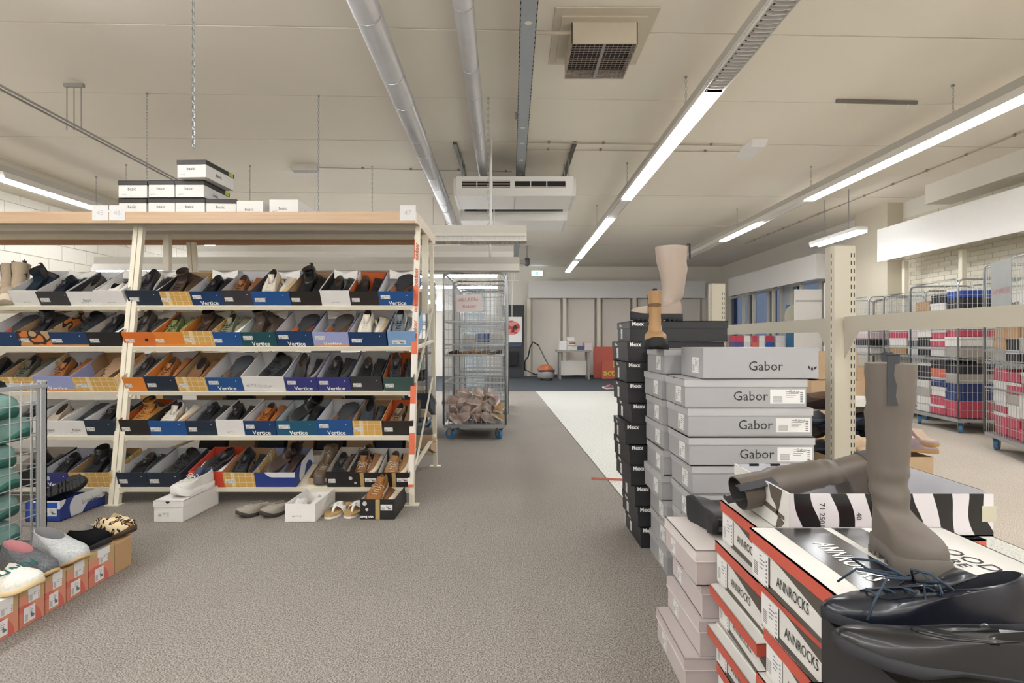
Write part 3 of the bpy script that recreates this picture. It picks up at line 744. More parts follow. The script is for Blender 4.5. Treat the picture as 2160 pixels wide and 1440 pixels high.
lamp_strip('added cross lamp strip behind the viewpoint', [(-4.5, 4.6, 'lit')], 'x', -2.0, LZ-.25, tm=TUBEB, drop=.12)  # added behind the camera to light the faces turned towards it
lamp_strip('unlit white cross lamp nearest above the rack end', [(-3.4, .13, 'louvre')], 'x', 4.9, EYE+.88, .16)
lamp_strip('unlit white cross lamp between the other two', [(-4.0, .02, 'louvre')], 'x', 6.8, EYE+1.03, .12)
lamp_strip('unlit white cross lamp above the wire cage', [(-4.5, -3.7, 'lit'), (-3.7, .08, 'plain')], 'x', 5.9, EYE+.75, .16, rods=(-.236,))
lamp_strip('lit cross lamp deep behind the wire cage', [(-3.4, -.22, 'lit')], 'x', 8.3, EYE+1.0, .12, rods=(-3, -1.2))
lamp_strip('second lit cross lamp far behind the wire cage', [(-3.6, -.25, 'lit')], 'x', 9.8, EYE+.98, .12, rods=(-3, -1.2))
lamp_strip('added lit cross lamp deepest, before the back wall at left', [(-5.5, -1.1, 'lit')], 'x', 13.6, EYE+1.0, .14, drop=.08, rods=(-4, -1.5))  # hidden extra lamp, added to brighten the back wall
lamp_strip('added lit cross lamp over the stock shelf row', [(-5.0, -1.6, 'lit')], 'x', 11.4, EYE+1.0, .12, rods=(-4, -2))  # also added out of sight, for more light in the back area
# hung twin-tube lamp at the right wall
t = thing('hanging_lamp', 'short hanging twin tube lamp before the right wall', 'lamp')
a, c2 = W(1716, 524, 8.75), W(1820, 494, 7.55)
a.z = c2.z = EYE+1.5
xm = (a.x+c2.x)/2
MB().box(xm-.08, xm+.08, c2.y, a.y, a.z+.03, a.z+.08).obj('housing', WHITE, t)
for sx in (-.075, .05): MB().box(xm+sx, xm+sx+.03, c2.y+.02, a.y-.02, a.z, a.z+.028).obj('tube', TUBEM, t)
for yy in (c2.y+.3, a.y-.3): MB().box(xm-.004, xm+.004, yy-.004, yy+.004, a.z+.08, CEIL-.002).obj('rod', GREYP, t)
# ducts
DUCTM = mat('#c9cacd', .33, .45, var=.10, scale=6)
def duct(label, a, e, r, group=None):
    t = thing('spiral_duct', label, 'duct'); a = Vector(a); e = Vector(e); L = (e-a).length; n = 14
    pts = []; rs = []
    MB().tube([a, e], r, 20).obj('pipe', DUCTM, t, True)
    k = 0; dd = .55
    while dd < L:
        p = a+(e-a)*dd/L; q = a+(e-a)*(dd+.018)/L
        MB().tube([p, q], r+.0035, 20).obj('seam_ring', DUCTM, t, True); dd += (.45 if k % 2 else .75); k += 1
    dd = 1.2
    while dd < L:
        p = a+(e-a)*dd/L; MB().box(p.x-.012, p.x+.012, p.y-.01, p.y+.01, p.z+r-.004, CEIL-.002).obj('hanger', ZINC, t); dd += 2.4
d0, d1 = 2.7, 13.2; zz = EYE+1.97
duct('wide silver round duct running along the ceiling', W(715, 718-1.97/2.7*FPX, 2.7), W(1080-.553/2.18*0-(1.085)/13.2*FPX, 718-1.97/13.2*FPX, 13.2), .085)
duct('narrower silver round duct beside the cable tray', W(959, 718-2.03/2.7*FPX, 2.7), W(1080-.46/13.2*FPX, 718-2.03/13.2*FPX, 13.2), .063)
t = thing('cable_tray', 'perforated galvanised cable tray along the ceiling', 'tray')
b = MB(); x0 = .10; hw = .052; zt = EYE+1.95
TRAYM = mat('#a4aab0', .45, .5, var=.06)
b.box(x0-hw, x0+hw, 2.5, 13, zt, zt+.004); b.box(x0-hw, x0-hw+.003, 2.5, 13, zt, zt+.05); b.box(x0+hw-.003, x0+hw, 2.5, 13, zt, zt+.05); b.obj('tray', TRAYM, t)
b = MB(); y = 2.6
while y < 12: b.box(x0-hw+.001, x0-hw+.006, y, y+.022, zt-.001, zt); b.box(x0+hw-.006, x0+hw-.001, y, y+.022, zt-.001, zt); y += .06
o = b.obj('perforations', DARK, t); o['kind'] = 'stuff'
b = MB()
for y in (2.95, 3.35, 5.0, 5.4, 5.9, 6.4): b.prism([(x0+.022*math.cos(q*PI/6), y+.022*math.sin(q*PI/6)) for q in range(12)], zt-.0012, zt)
b.obj('open_holes', mat('#dcd8cc', .6), t)
for y in (3.2, 5.2, 7.6, 9.6): MB().box(x0-.07, x0+.07, y, y+.03, CEIL-.06, CEIL-.002).obj('bracket', ZINC, t)
# conduit pole curving down from the tray
t = thing('conduit_pole', 'thin white conduit pole curving down from the cable tray', 'conduit')
b = MB(); b.tube([W(1078, 250, 5.9), W(1057, 257, 5.9), W(1043, 266, 5.9), W(1036, 285, 5.9), W(1035, 400, 5.9), W(1034, 549, 5.9)], .014, 8); b.obj('pipe', WHITE, t, True)
t = thing('conduit_pole', 'short thin white drop pole just below the air units', 'conduit')
b = MB(); b.tube([W(1042, 361, 7.0), W(1042, 534, 7.0)], .012, 6); b.obj('pipe', WHITE, t, True)
# ceiling-hung air conditioners
def aircon(label, y, x0, x1, ztop, front=True):
    t = thing('air_conditioner', label, 'air conditioner'); w_ = x1-x0
    ring = []
    prof = [(0, ztop), (0, ztop-.135), (.06, ztop-.205), (.62, ztop-.225), (.70, ztop-.15), (.70, ztop)]
    b = MB(); L_ = [(x0, y+p[0], p[1]) for p in prof]; R_ = [(x1, y+p[0], p[1]) for p in prof]; b.rings([L_, R_], 0, True, True); b.obj('casing', WHITE, t)
    for e0, e1 in ((x0-.03, x0), (x1, x1+.03)):
        b = MB(); pp = [(.02, ztop-.01), (-.008, ztop-.10), (.05, ztop-.21), (.62, ztop-.235), (.69, ztop-.15), (.69, ztop-.01)]
        b.rings([[(e0, y+p[0], p[1]) for p in pp], [(e1, y+p[0], p[1]) for p in pp]], 0, True, True); b.obj('end_cap', mat('#d5d3d2', .4), t)
    if front:
        for s0, s1, open_ in ((.05, .46, False), (.50, .93, True)):
            MB().box(x0+w_*s0, x0+w_*s1, y-.004, y+.002, ztop-.125, ztop-.055).obj('outlet', DARK, t)
            n = 3 if not open_ else 1
            for k in range(3):
                if open_ and k != 2: continue
                z = ztop-.122+k*.03 if not open_ else ztop-.124
                MB().box(x0+w_*s0, x0+w_*s1, y-.008, y-.003, z, z+.010).obj('louvre', mat('#b7aca0', .5), t)
            for q in (.3, .62): MB().box(x0+w_*(s0+(s1-s0)*q), x0+w_*(s0+(s1-s0)*q)+.012, y-.009, y-.003, ztop-.125, ztop-.055).obj('divider', OFFW, t)
        MB().box(x0+w_*.5-.002, x0+w_*.5+.002, y+.1, y+.6, ztop-.228, ztop-.2205).obj('seam', GREYP, t)
    else:
        MB().box(x0+.03, x1-.03, y-.006, y+.001, ztop-.10, ztop-.02).obj('open_slot', mat('#5f676b', .4, .5), t)
        MB().box(x0+.05, x0+.2, y-.012, y-.005, ztop-.09, ztop-.03).obj('terminal_box', DARK, t)
    for xx in (x0+.05, x1-.05):
        for yy in (y+.12, y+.55): MB().box(xx-.005, xx+.005, yy-.005, yy+.005, ztop, CEIL-.002).obj('threaded_rod', ZINC, t)
    return t
A0, A1 = W(962, 372, 6.2), W(1210, 372, 6.2)
aircon('white ceiling air unit with open louvres, nearer one', 6.2, A0.x, A1.x, A0.z)
A0, A1 = W(975, 430, 7.15), W(1192, 430, 7.15)
aircon('second white air unit hanging lower behind the first', 7.15, A0.x, A1.x, A0.z, False)
for px, lab in ((960, 'dark slotted ceiling rail left of the air unit'), (1212, 'dark slotted ceiling rail right of the air unit')):
    A = ceil_at(px, 300); t = tag(MB().box(A.x-.02, A.x+.02, 5.97, 8.6, CEIL-.035, CEIL-.003).obj('ceiling_rail', mat('#5c5a50', .5, .4)), lab, 'rail')
A = W(1110, 352, 7.45)
t = thing('drain_pipe', 'short black pipe with flange above the air unit', 'pipe'); b = MB(); b.tube([(A.x, 7.45, EYE+2.0), (A.x, 7.45, CEIL-.004)], .05, 12); b.obj('pipe', DARK, t, True)
b = MB(); b.tube([(A.x, 7.45, CEIL-.02), (A.x, 7.45, CEIL-.003)], .09, 14); b.obj('flange', DARK, t)
# ceiling fan heater with a wire grille
t = thing('fan_heater', 'square cream ceiling heater with a dark wire grille', 'heater')
zb = EYE+2.014; F0, F1 = W(1205, 718-1.82/3.27*FPX*0-0, 3.4), None
yb0 = 2.014*FPX/(718-92); yb1 = 2.014*FPX/(718-165); xa = (1206-1080)/FPX*yb0; xb = (1345-1080)/FPX*yb0
HM = mat('#cdc3b1', .6, var=.02)
b = MB()
b.box(xa, xb, yb0, yb0+.006, zb, CEIL-.02); b.box(xa, xb, yb1-.006, yb1, zb, CEIL-.02); b.box(xa, xa+.006, yb0, yb1, zb, CEIL-.02); b.box(xb-.006, xb, yb0, yb1, zb, CEIL-.02); b.obj('housing', HM, t)
MB().box(xa+.01, xb-.01, yb0+.01, yb1-.01, zb+.06, zb+.07).obj('inner_plate', mat('#332a28', .8), t)
b = MB()
for k in range(15): q = xa+(xb-xa)*k/14; b.box(q-.0013, q+.0013, yb0, yb1, zb-.003, zb)
for k in range(17): q = yb0+(yb1-yb0)*k/16; b.box(xa, xb, q-.0013, q+.0013, zb-.005, zb-.002)
o = b.obj('grille', mat('#9b918c', .5, .3), t); o['kind'] = 'stuff'
MB().box((xa+xb)/2-.011, (xa+xb)/2+.011, yb0, yb1, zb-.007, zb-.004).obj('centre_bar', mat('#8f8a8a', .5), t)
MB().box(xa-.07, xb+.06, yb0-.06, yb1+.06, CEIL-.022, CEIL-.010).obj('mount_frame', HM, t)
MB().box(xa-.12, xb+.12, yb0-.14, yb1+.10, CEIL-.011, CEIL-.003).obj('ceiling_plate', HM, t)
b = MB(); b.tube([(x0+.06, yb0+.06, CEIL-.06), (xa, yb0+.06, CEIL-.06)], .012, 6); b.obj('supply_pipe', HM, t)
# conduits and small things on the ceiling
def conduit(label, pts, r=.006, m=None, n=5, clips=True):
    t = thing('conduit', label, 'conduit'); b = MB(); b.tube(pts, r, n); b.obj('pipe', m or mat('#b3aa98', .6), t)
    a, e = Vector(pts[0]), Vector(pts[-1]); L = (e-a).length
    if clips and len(pts) == 2:
        k = .3
        while k < L: p = a+(e-a)*k/L; MB().box(p.x-.012, p.x+.012, p.y-.012, p.y+.012, p.z-r, CEIL-.002).obj('clip', mat('#8d8678', .6), t); k += .6
zc = CEIL-.02
def cl(px, py): d = (zc-EYE)*FPX/(718-py); v = W(px, py, d); v.z = zc; return v
conduit('thin ceiling conduit left of the ducts', (cl(610, 352), cl(1080, 362)))
conduit('upper thin conduit from tray to the small sensor', (cl(1100, 300), cl(1565, 307)))
conduit('lower thin conduit from tray to the small sensor', (cl(1100, 315), cl(1560, 320)))
conduit('long clipped conduit beyond the right lamp strip', (cl(2200, 262), cl(1570, 515)), .008)
for i, off in enumerate((0, .045, .075)):
    z = EYE+1.75-(0 if i < 2 else .02); p0 = (0, 188, 0)
    y0 = 1.75*FPX/(718-188); a = Vector((-(1080/FPX)*y0+off*1.2, y0, z)); y1 = 1.75*FPX/(718-398); e = Vector((-((1080-400)/FPX)*y1+off*1.2, y1, z))
    dirn = (e-a); conduit(['outer thin pipe of the three-pipe run at left', 'middle thin pipe of the three-pipe run at left', 'inner thin pipe of the three-pipe run at left'][i], (a-dirn*.3, e+dirn*1.2), .008, GREYP, clips=False)
A = W(222, 276, 4.9)
t = thing('pipe_hanger', 'small trapeze hanger carrying the thin pipes', 'hanger')
MB().box(A.x-.09, A.x+.07, 4.55, 4.58, CEIL-.06, CEIL-.03).obj('bar', GREYP, t)
for dx in (-.07, -.01, .05): MB().box(A.x+dx-.003, A.x+dx+.003, 4.56, 4.566, EYE+1.76, CEIL-.03).obj('rod', GREYP, t)
A = cl(1583, 312); t = thing('smoke_detector', 'small white box sensor where two conduits end', 'sensor', T(*A)); b = MB(); b.add([(-.07, -.2, -.06), (.07, -.2, -.06), (.09, .2, -.06), (-.05, .2, -.06), (-.09, -.25, .017), (.09, -.25, .017), (.11, .25, .017), (-.07, .25, .017)], [(0, 1, 2, 3), (4, 7, 6, 5), (0, 4, 5, 1), (1, 5, 6, 2), (2, 6, 7, 3), (3, 7, 4, 0)]); b.obj('cover', WHITE, t)
A = cl(650, 357); t = thing('emergency_light', 'small white oblong emergency light on the left ceiling', 'lamp', T(A.x, A.y-.1, A.z)); MB().box(-.16, .16, -.05, .05, -.06, .017).obj('cover', OFFW, t); MB().box(-.14, .14, -.035, .035, -.067, -.06).obj('lens', GREYP, t)
A0, A1 = cl(1764, 213), cl(1934, 217)
t = thing('ceiling_rail', 'short grey ceiling rail with two open hooks', 'rail'); MB().bar(A0, A1, .02, .03).obj('rail', mat('#7f7b74', .5, .3), t)
for px in (1782, 1916):
    A = cl(px, 216); b = MB(); b.tube([A+Vector((0, 0, -.01)), A+Vector((0, 0, -.03)), A+Vector((.015, 0, -.045)), A+Vector((0, 0, -.06)), A+Vector((-.015, 0, -.05))], .003, 4); b.obj('hook', WHITE, t)
# ------------------------------------------------------------ the shoe rack on the left
ROWS = [(3.65, 645, 30, 'top shelf'), (3.61, 731, 27, 'second shelf'), (3.57, 825, 28, 'third shelf'), (3.535, 919, 18, 'fourth shelf'), (3.49, 1028, 17, 'bottom shelf')]
rack = thing('shoe_rack', 'cream metal A-frame shoe rack with beech-edged top', 'rack')
XR0 = -.64; XLn = -4.6; XM = -2.54; YTF = 3.60; YTB = 4.44
zt1, zt0 = 1.90, 1.826
MB().box(XLn, XR0, YTF, YTF+.022, zt0, zt1).obj('front_edge', WOOD, rack)
MB().box(XLn, XR0, YTB-.022, YTB, zt0, zt1).obj('back_edge', mat('#b98d6c', .5), rack)
MB().box(XR0-.003, XR0+.014, YTF, YTB, zt0, zt1).obj('end_edge', mat('#dcd0bf', .5), rack)
MB().box(XLn, XR0-.02, YTF+.022, YTB-.022, zt0+.04, zt1-.004).obj('tabletop', mat('#bdb8b4', .6), rack)
for yy in (YTF+.24, YTB-.26): MB().box(XLn, XR0-.02, yy, yy+.03, zt0+.005, zt0+.04).obj('cross_rail', METALW, rack)
YC = (YTF+YTB)/2
for x in (XM, XR0+.0, XLn+.05):
    for sg, nm in ((-1, 'front'), (1, 'rear')):
        def pt(z): off = .30+.235*(zt0-z)/zt0; return Vector((x, YC+sg*(off), z))
        b = MB(); dx = .018
        for ox in ((-dx, dx) if x == XM else (0,)): b.bar(pt(0)+Vector((ox, 0, 0)), pt(zt0)+Vector((ox, 0, 0)), .03, .03)
        b.obj('leg', METALW, rack)
        p = pt(.0); MB().box(p.x-.045, p.x+.045, p.y-.03, p.y+.03, 0, .006).obj('foot_plate', METALW, rack)
    MB().box(x-.022, x+.022, YC-.02, YC+.02, 1.25, zt0).obj('centre_post', METALW, rack)
    for z in (.22, 1.0): 
        off = .30+.235*(zt0-z)/zt0; b = MB(); b.bar((x, YC-off, z), (x, YC+off, z+.05), .02, .02); b.obj('tie_bar', METALW, rack)
if True:
    x = XR0
    for z0_, z1_ in ((.2, .75), (.75, 1.3)):
        b = MB(); b.bar((x+.004, YC-.45, z0_), (x+.004, YC+.35, z1_), .012, .012); b.obj('brace', METALW, rack)
# printed tape down the front right leg
tp = MB(); tp.bar((XR0-.004, YC-.535-.018, .12), (XR0-.004, YC-.30-.018, zt0-.06), .036, .002)
tape = tp.obj('tape', stripe_mat('tape_print', '#e0dad2', '#d5643c', .32, .42, (0, 0, 0), 1, 0), rack)
Lg = Vector((0, .235, 1.65)).normalized(); ta = math.degrees(math.atan2(.235, 1.65))
for k in range(9):
    z = .25+k*.175; off = .30+.235*(zt0-z)/zt0
    text('outdoor', .036, mat('#c2583a', .6), tape, T(XR0-.002, YC-off-.021, z) @ RX(-ta) @ RY(-90), bold=.02)
def rowz(r): d, py, tl, nm = ROWS[r]; return EYE-(py-718)/FPX*d
for r, (d, py, tl, nm) in enumerate(ROWS):
    z = rowz(r)
    for (xa, xb) in ((XM+.03, XR0-.02), (XLn+.06, XM-.03)):
        M = T((xa+xb)/2, d, z) @ RX(tl)
        w2 = (xb-xa)/2
        MB().box(-w2, w2, 0, .30, -.016, -.004).obj('shelf', METALW, rack, M=M)
        MB().box(-w2, w2, -.012, -.001, -.024, .004).obj('front_lip', METALW, rack, M=M)
        if r in (0, 3, 4): MB().box(-w2, w2, 0, .30, -.016, -.004).obj('shelf', METALW, rack, M=T((xa+xb)/2, 2*YC-d, z) @ RZ(180) @ RX(tl))
        for sx in (xa, xb): MB().box(sx-.018, sx+.018, d-.002, d+.02, z-.035, z-.005).obj('bracket', METALW, rack)
BS = {  # box style: outer, inner, text, text material, sticker
 'navy': ('#1d3a63', '#cfcfd3'), 'blue': ('#22508c', '#d2d2d6'), 'dnavy': ('#26303f', '#c3c3c6'), 'teal': ('#1e4a52', '#cfd3d3'), 'tealb': ('#1f5672', '#c9cfd3'),
 'purple': ('#383a7c', '#c9c9d2'), 'lav': ('#9aa2cf', '#cfd0d8'), 'char': ('#3a383d', '#c6c6c8'), 'black': ('#222124', '#c3b9ae'), 'blackk': ('#26221f', '#a58362'),
 'white': ('#e2e0df', '#d9d9da'), 'orange': ('#d4702f', '#c9c6c4'), 'orange2': ('#dd8435', '#d4cfcb'), 'oin': ('#2d2826', '#c4602f'), 'goin': ('#3d5752', '#c4602f'),
 'check': (CHECK, '#a98a68'), 'red': ('#cf4b34', '#d0523b'), 'lblue': ('#7fa4cf', '#cfd3d8'), 'circ': ('circ', '#a98a68'), 'wb': ('wb', '#8f97b4'), 'gold': ('gold', '#c9c9c6'), 'dbl': ('#20387a', '#b9bcc6'),
}
CIRC = blob_mat('orange_rings', '#3b2c26', '#d77a3a', 16, .52, c2='#b99c78', thr2=.40)
WBM = blob_mat('torn_blue_white', '#2a3c86', '#dedfe4', 7, .5)
GOLDM = mat('#b29a62', .5)
def bmat(k):
    o, i = BS[k]
    om = {'circ': CIRC, 'wb': WBM, 'gold': mat('#232225', .5)}.get(o) if isinstance(o, str) and not o.startswith('#') else (o if not isinstance(o, str) else mat(o, .5, var=.04))
    return om, mat(i, .7, var=.04)
COLN = {'navy': 'navy', 'blue': 'blue', 'dnavy': 'dark slate', 'teal': 'dark teal', 'tealb': 'petrol blue', 'purple': 'violet blue', 'lav': 'lavender', 'char': 'charcoal', 'black': 'black', 'blackk': 'black', 'white': 'white', 'orange': 'orange', 'orange2': 'bright orange', 'oin': 'black orange-lined', 'goin': 'green orange-lined', 'check': 'yellow checked', 'red': 'red', 'lblue': 'light blue', 'circ': 'orange-ringed', 'wb': 'torn blue and white', 'gold': 'black and gold', 'dbl': 'deep blue'}
ORD = ['first', 'second', 'third', 'fourth', 'fifth', 'sixth', 'seventh', 'eighth', 'ninth']
# right bay, five shelves: (left px, right px, box, lettering, style, shoe colour, sole colour, pose, words)
BAY = [
 [(273, 345, 'dnavy', '', 'sneaker', '#2b2c30', '#e4e2df', 'steep', 'black lace sneaker'), (338, 408, 'check', '', 'boot', '#4a3a30', '#3a302a', 'toe', 'dark brown lace boot'), (407, 475, 'navy', 'Vertice', 'derby', '#1d1d20', '#151517', 'toe', 'black leather lace-up'), (473, 538, 'char', '', 'derby', '#8a5a38', '#2a2522', 'toe', 'tan lace-up'), (535, 615, 'blue', '', 'sneaker', '#cfc8bb', '#c9a878', 'steep', 'beige sneaker with gum sole'), (613, 680, 'blackk', '', 'chelsea', '#1c1b1d', '#161618', 'toe', 'black ankle boot'), (678, 741, 'white', '', 'slipon', '#222225', '#18181a', 'toe', 'black slip-on'), (740, 801, 'oin', '', 'slipon', '#1e1e20', '#161617', 'toe', 'black slip-on'), (800, 873, 'blue', 'Vertice', 'derby', '#8a5436', '#2a2a2d', 'up', 'brown shoe sole up')],
 [(264, 333, 'orange', 'hole', 'derby', '#4a4645', '#2c2a2a', 'steep', 'dark grey lace-up'), (328, 392, 'orange2', '', 'derby', 's7c8452', '#c8c25a', 'toe', 'olive green shoe with yellow sole'), (388, 455, 'check', '', 'boot', '#453329', '#221d1b', 'toe', 'dark brown boot'), (450, 513, 'blue', '', 'sneaker', 's80806c', '#e6e4e0', 'toe', 'olive sneaker with white sole'), (512, 586, 'teal', 'Vertice', 'chelsea', '#4d4138', '#45302a', 'toe', 'brown ankle boot'), (586, 662, 'navy', 'Vertice', 'derby', '#a65a2c', '#35353a', 'up', 'orange-brown shoe sole up'), (662, 738, 'lav', 'Vertice', 'derby', '#8f5630', '#4a4644', 'up', 'chestnut shoe sole up'), (738, 817, 'navy', '', 'sneaker', '#dcd6ca', '#cdb899', 'steep', 'white sneaker with hanging laces'), (819, 877, 'lblue', '', 'sneaker', '#6f767f', '#cfc9bd', 'steep', 'slate grey sneaker')],
 [(266, 314, 'orange2', '', 'derby', '#443f3d', '#2a2827', 'toe', 'charcoal lace-up'), (311, 379, 'dnavy', '', 'derby', '#9a6238', '#c9b9a0', 'toe', 'tan lace-up'), (377, 440, 'check', '', 'slipon', '#75563b', '#4a3526', 'toe', 'brown slip-on'), (440, 516, 'blue', 'Vertice', 'derby', '#5f5048', '#3a3d43', 'up', 'shoe showing its slate sole'), (514, 604, 'white', 'bluebox', 'boot', '#2a2a2d', '#2f3032', 'up', 'black boot showing lug sole'), (605, 672, 'purple', 'Vertice', 'slipon', '#252326', '#8a857e', 'steep', 'black slip-on standing up'), (672, 742, 'purple', 'Vertice', 'sneaker', '#2a2929', '#34353a', 'toe', 'black sneaker'), (742, 808, 'char', '', 'derby', '#1f1f21', '#17171a', 'toe', 'black lace-up'), (810, 875, 'goin', '', 'derby', '#26262a', '#1a1a1d', 'steep', 'black heeled shoe')],
 [(256, 318, 'oin', '', 'boot', '#b07a3c', '#7d5a35', 'toe', 'yellow-tan lace boot'), (314, 396, 'blue', '', 'sneaker', '#d9d2c6', '#b78c5c', 'toe', 'cream sneaker with gum sole'), (396, 460, 'dnavy', '', 'sneaker', '#232427', '#2d2e33', 'toe', 'black sneaker'), (459, 517, 'white', '', 'derby', '#202022', '#36373a', 'toe', 'black lace-up'), (516, 584, 'navy', 'Vertice', 'oxford', '#9c5c28', '#6d3f20', 'toe', 'cognac leather lace-up'), (584, 671, 'tealb', 'Vertice', 'chelsea', '#1f1f21', '#151517', 'side', 'black ankle boot'), (670, 745, 'blue', 'Vertice', 'derby', '#7a5a48', '#3c3d42', 'up', 'shoe showing its dark sole'), (745, 807, 'check', '', 'slipon', '#333a44', '#25252a', 'steep', 'slate blue slip-on'), (807, 873, 'oin', '', 'derby', '#75604a', '#cfc7bb', 'toe', 'mottled brown shoe')],
 [(250, 313, 'dnavy', '', 'derby', '#242427', '#1a1a1c', 'toe', 'black lace-up'), (313, 386, 'dnavy', '', 'boot', '#3b3733', '#2b2b2c', 'up', 'dark boot showing lug sole'), (402, 474, 'red', '', 'sneaker', '#28282b', '#d9d5d3', 'side', 'black and red running shoe'), (472, 540, 'check', '', 'derby', '#26262a', '#1b1b1e', 'steep', 'black leather lace-up'), (535, 625, 'wb', '', 'chelsea', '#3c2c26', '#54433a', 'side', 'dark brown ankle boot'), (690, 745, 'black', '', 'derby', '#2e3231', '#26282a', 'toe', 'dark shoe in plastic'), (731, 799, 'gold', '', 'sneaker', 's8a6444', '#cfc3b0', 'toe', 'tan suede boat shoe'), (798, 866, 'gold', '', 'sneaker', 's9a7450', '#d6cab6', 'toe', 'sand suede boat shoe')],
]
LBAY = [
 [(207, 268, 'white', '', 'mule', '#dedad2', '#b7935f', 'toe', 'white cork sandal'), (150, 214, 'white', 'basic', 'slipon', 's5b5652', '#4a4643', 'toe', 'dark grey slip-on'), (86, 158, 'char', '', 'derby', '#1f2430', '#d2d0cc', 'toe', 'dark navy lace-up'), (30, 92, 'white', '', 'chelsea', 's27303b', '#d6d0c4', 'toe', 'navy suede ankle boot')],
 [(189, 261, 'black', '', 'sneaker', '#26262a', '#e0dedc', 'toe', 'black sneaker with white sole'), (108, 190, 'navy', '', 'boot', '#2e2d2e', '#2d2e30', 'up', 'black boot showing lug sole'), (44, 113, 'circ', '', 'hiker', '#2b2b2c', '#3b3836', 'toe', 'black walking shoe'), (-28, 45, 'navy', '', 'slipon', '#a04030', '#36373d', 'up', 'red-lined shoe sole up')],
 [(160, 252, 'check', '', 'derby', '#75624c', '#9c7f64', 'up', 'brown shoe showing tan sole'), (81, 163, 'lav', 'Vertice', 'derby', '#9a6138', '#2a2a2c', 'toe', 'tan shoe with black sole'), (8, 82, 'check', '', 'sneaker', 's56554a', '#8f7c68', 'toe', 'olive lace shoe'), (-60, 10, 'black', '', 'derby', '#222224', '#1b1b1d', 'toe', 'black lace-up')],
 [(181, 245, 'dnavy', '', 'derby', '#26262a', '#1c1c1e', 'toe', 'black lace-up'), (131, 184, 'white', 'basic', 'slipon', '#2b2c30', '#36373a', 'up', 'black shoe sole up'), (70, 134, 'white', 'basic', 'slipon', 'sb5aa9a', '#4a443f', 'toe', 'beige suede moccasin'), (2, 70, 'white', '', 'derby', '#4a4a4d', '#2b2b2c', 'toe', 'grey lace-up')],
 [(150, 236, 'check', '', 'hiker', '#2b2b2d', '#26272a', 'toe', 'black lace boot'), (88, 150, 'purple', 'Vertice', 'derby', '#2a2b2f', '#1f1f22', 'toe', 'black lace-up'), (20, 88, 'black', '', 'derby', '#252527', '#1b1b1d', 'toe', 'black lace-up')],
]
def fill_box(Mb, w, l, h, spec, where, k):
    style, up, sole, pose, words = spec
    rnd = random.Random(k*13+len(words))
    lace = '#1d1d20' if up not in ('#dcd6ca', '#d9d2c6', '#cfc8bb', 's8a6444', 's9a7450') else '#d9d4ca'
    lin_ = rnd.choice(['#5a4a3e', '#3a3736', '#2c2a2a', '#4c3f36'])
    L_ = ST[style].L; SC = T(0, L_, 0) @ Matrix.Diagonal((.95, .88, .88, 1)) @ T(0, -L_, 0)
    f = w/.2
    if pose == 'toe': A = Mb @ toe_front(style, -.036*f, .014, .012, rnd.uniform(-6, 2), 9, rnd.uniform(-6, 10)) @ SC; B = Mb @ toe_front(style, .058*f, .045, .035, -3, 2, -66) @ SC
    elif pose == 'steep': A = Mb @ toe_front(style, -.030*f, .020, .014, rnd.uniform(-4, 4), 20, rnd.uniform(-8, 8)) @ SC; B = Mb @ toe_front(style, .058*f, .045, .035, -2, 2, -66) @ SC
    elif pose == 'side': A = Mb @ toe_front(style, -.055*f, .035, .055, -22, 12, 48) @ SC; B = Mb @ toe_front(style, .058*f, .045, .035, -2, 2, -66) @ SC
    else: A = Mb @ T(.006*f, .165, .075) @ RX(22) @ RZ(-30) @ RY(180) @ T(0, -L_*.45, 0) @ Matrix.Diagonal((1.2, .9, .85, 1)); B = Mb @ toe_front(style, -.035*f, .05, .008, 0, 2, 40) @ SC
    a = shoe('%s, front of pair in %s' % (words, where), style, A, up, sole, lin_, lace)
    b_ = shoe('%s, rear of pair in %s' % (words, where), style, B, up, sole, lin_, lace)
    return a, b_
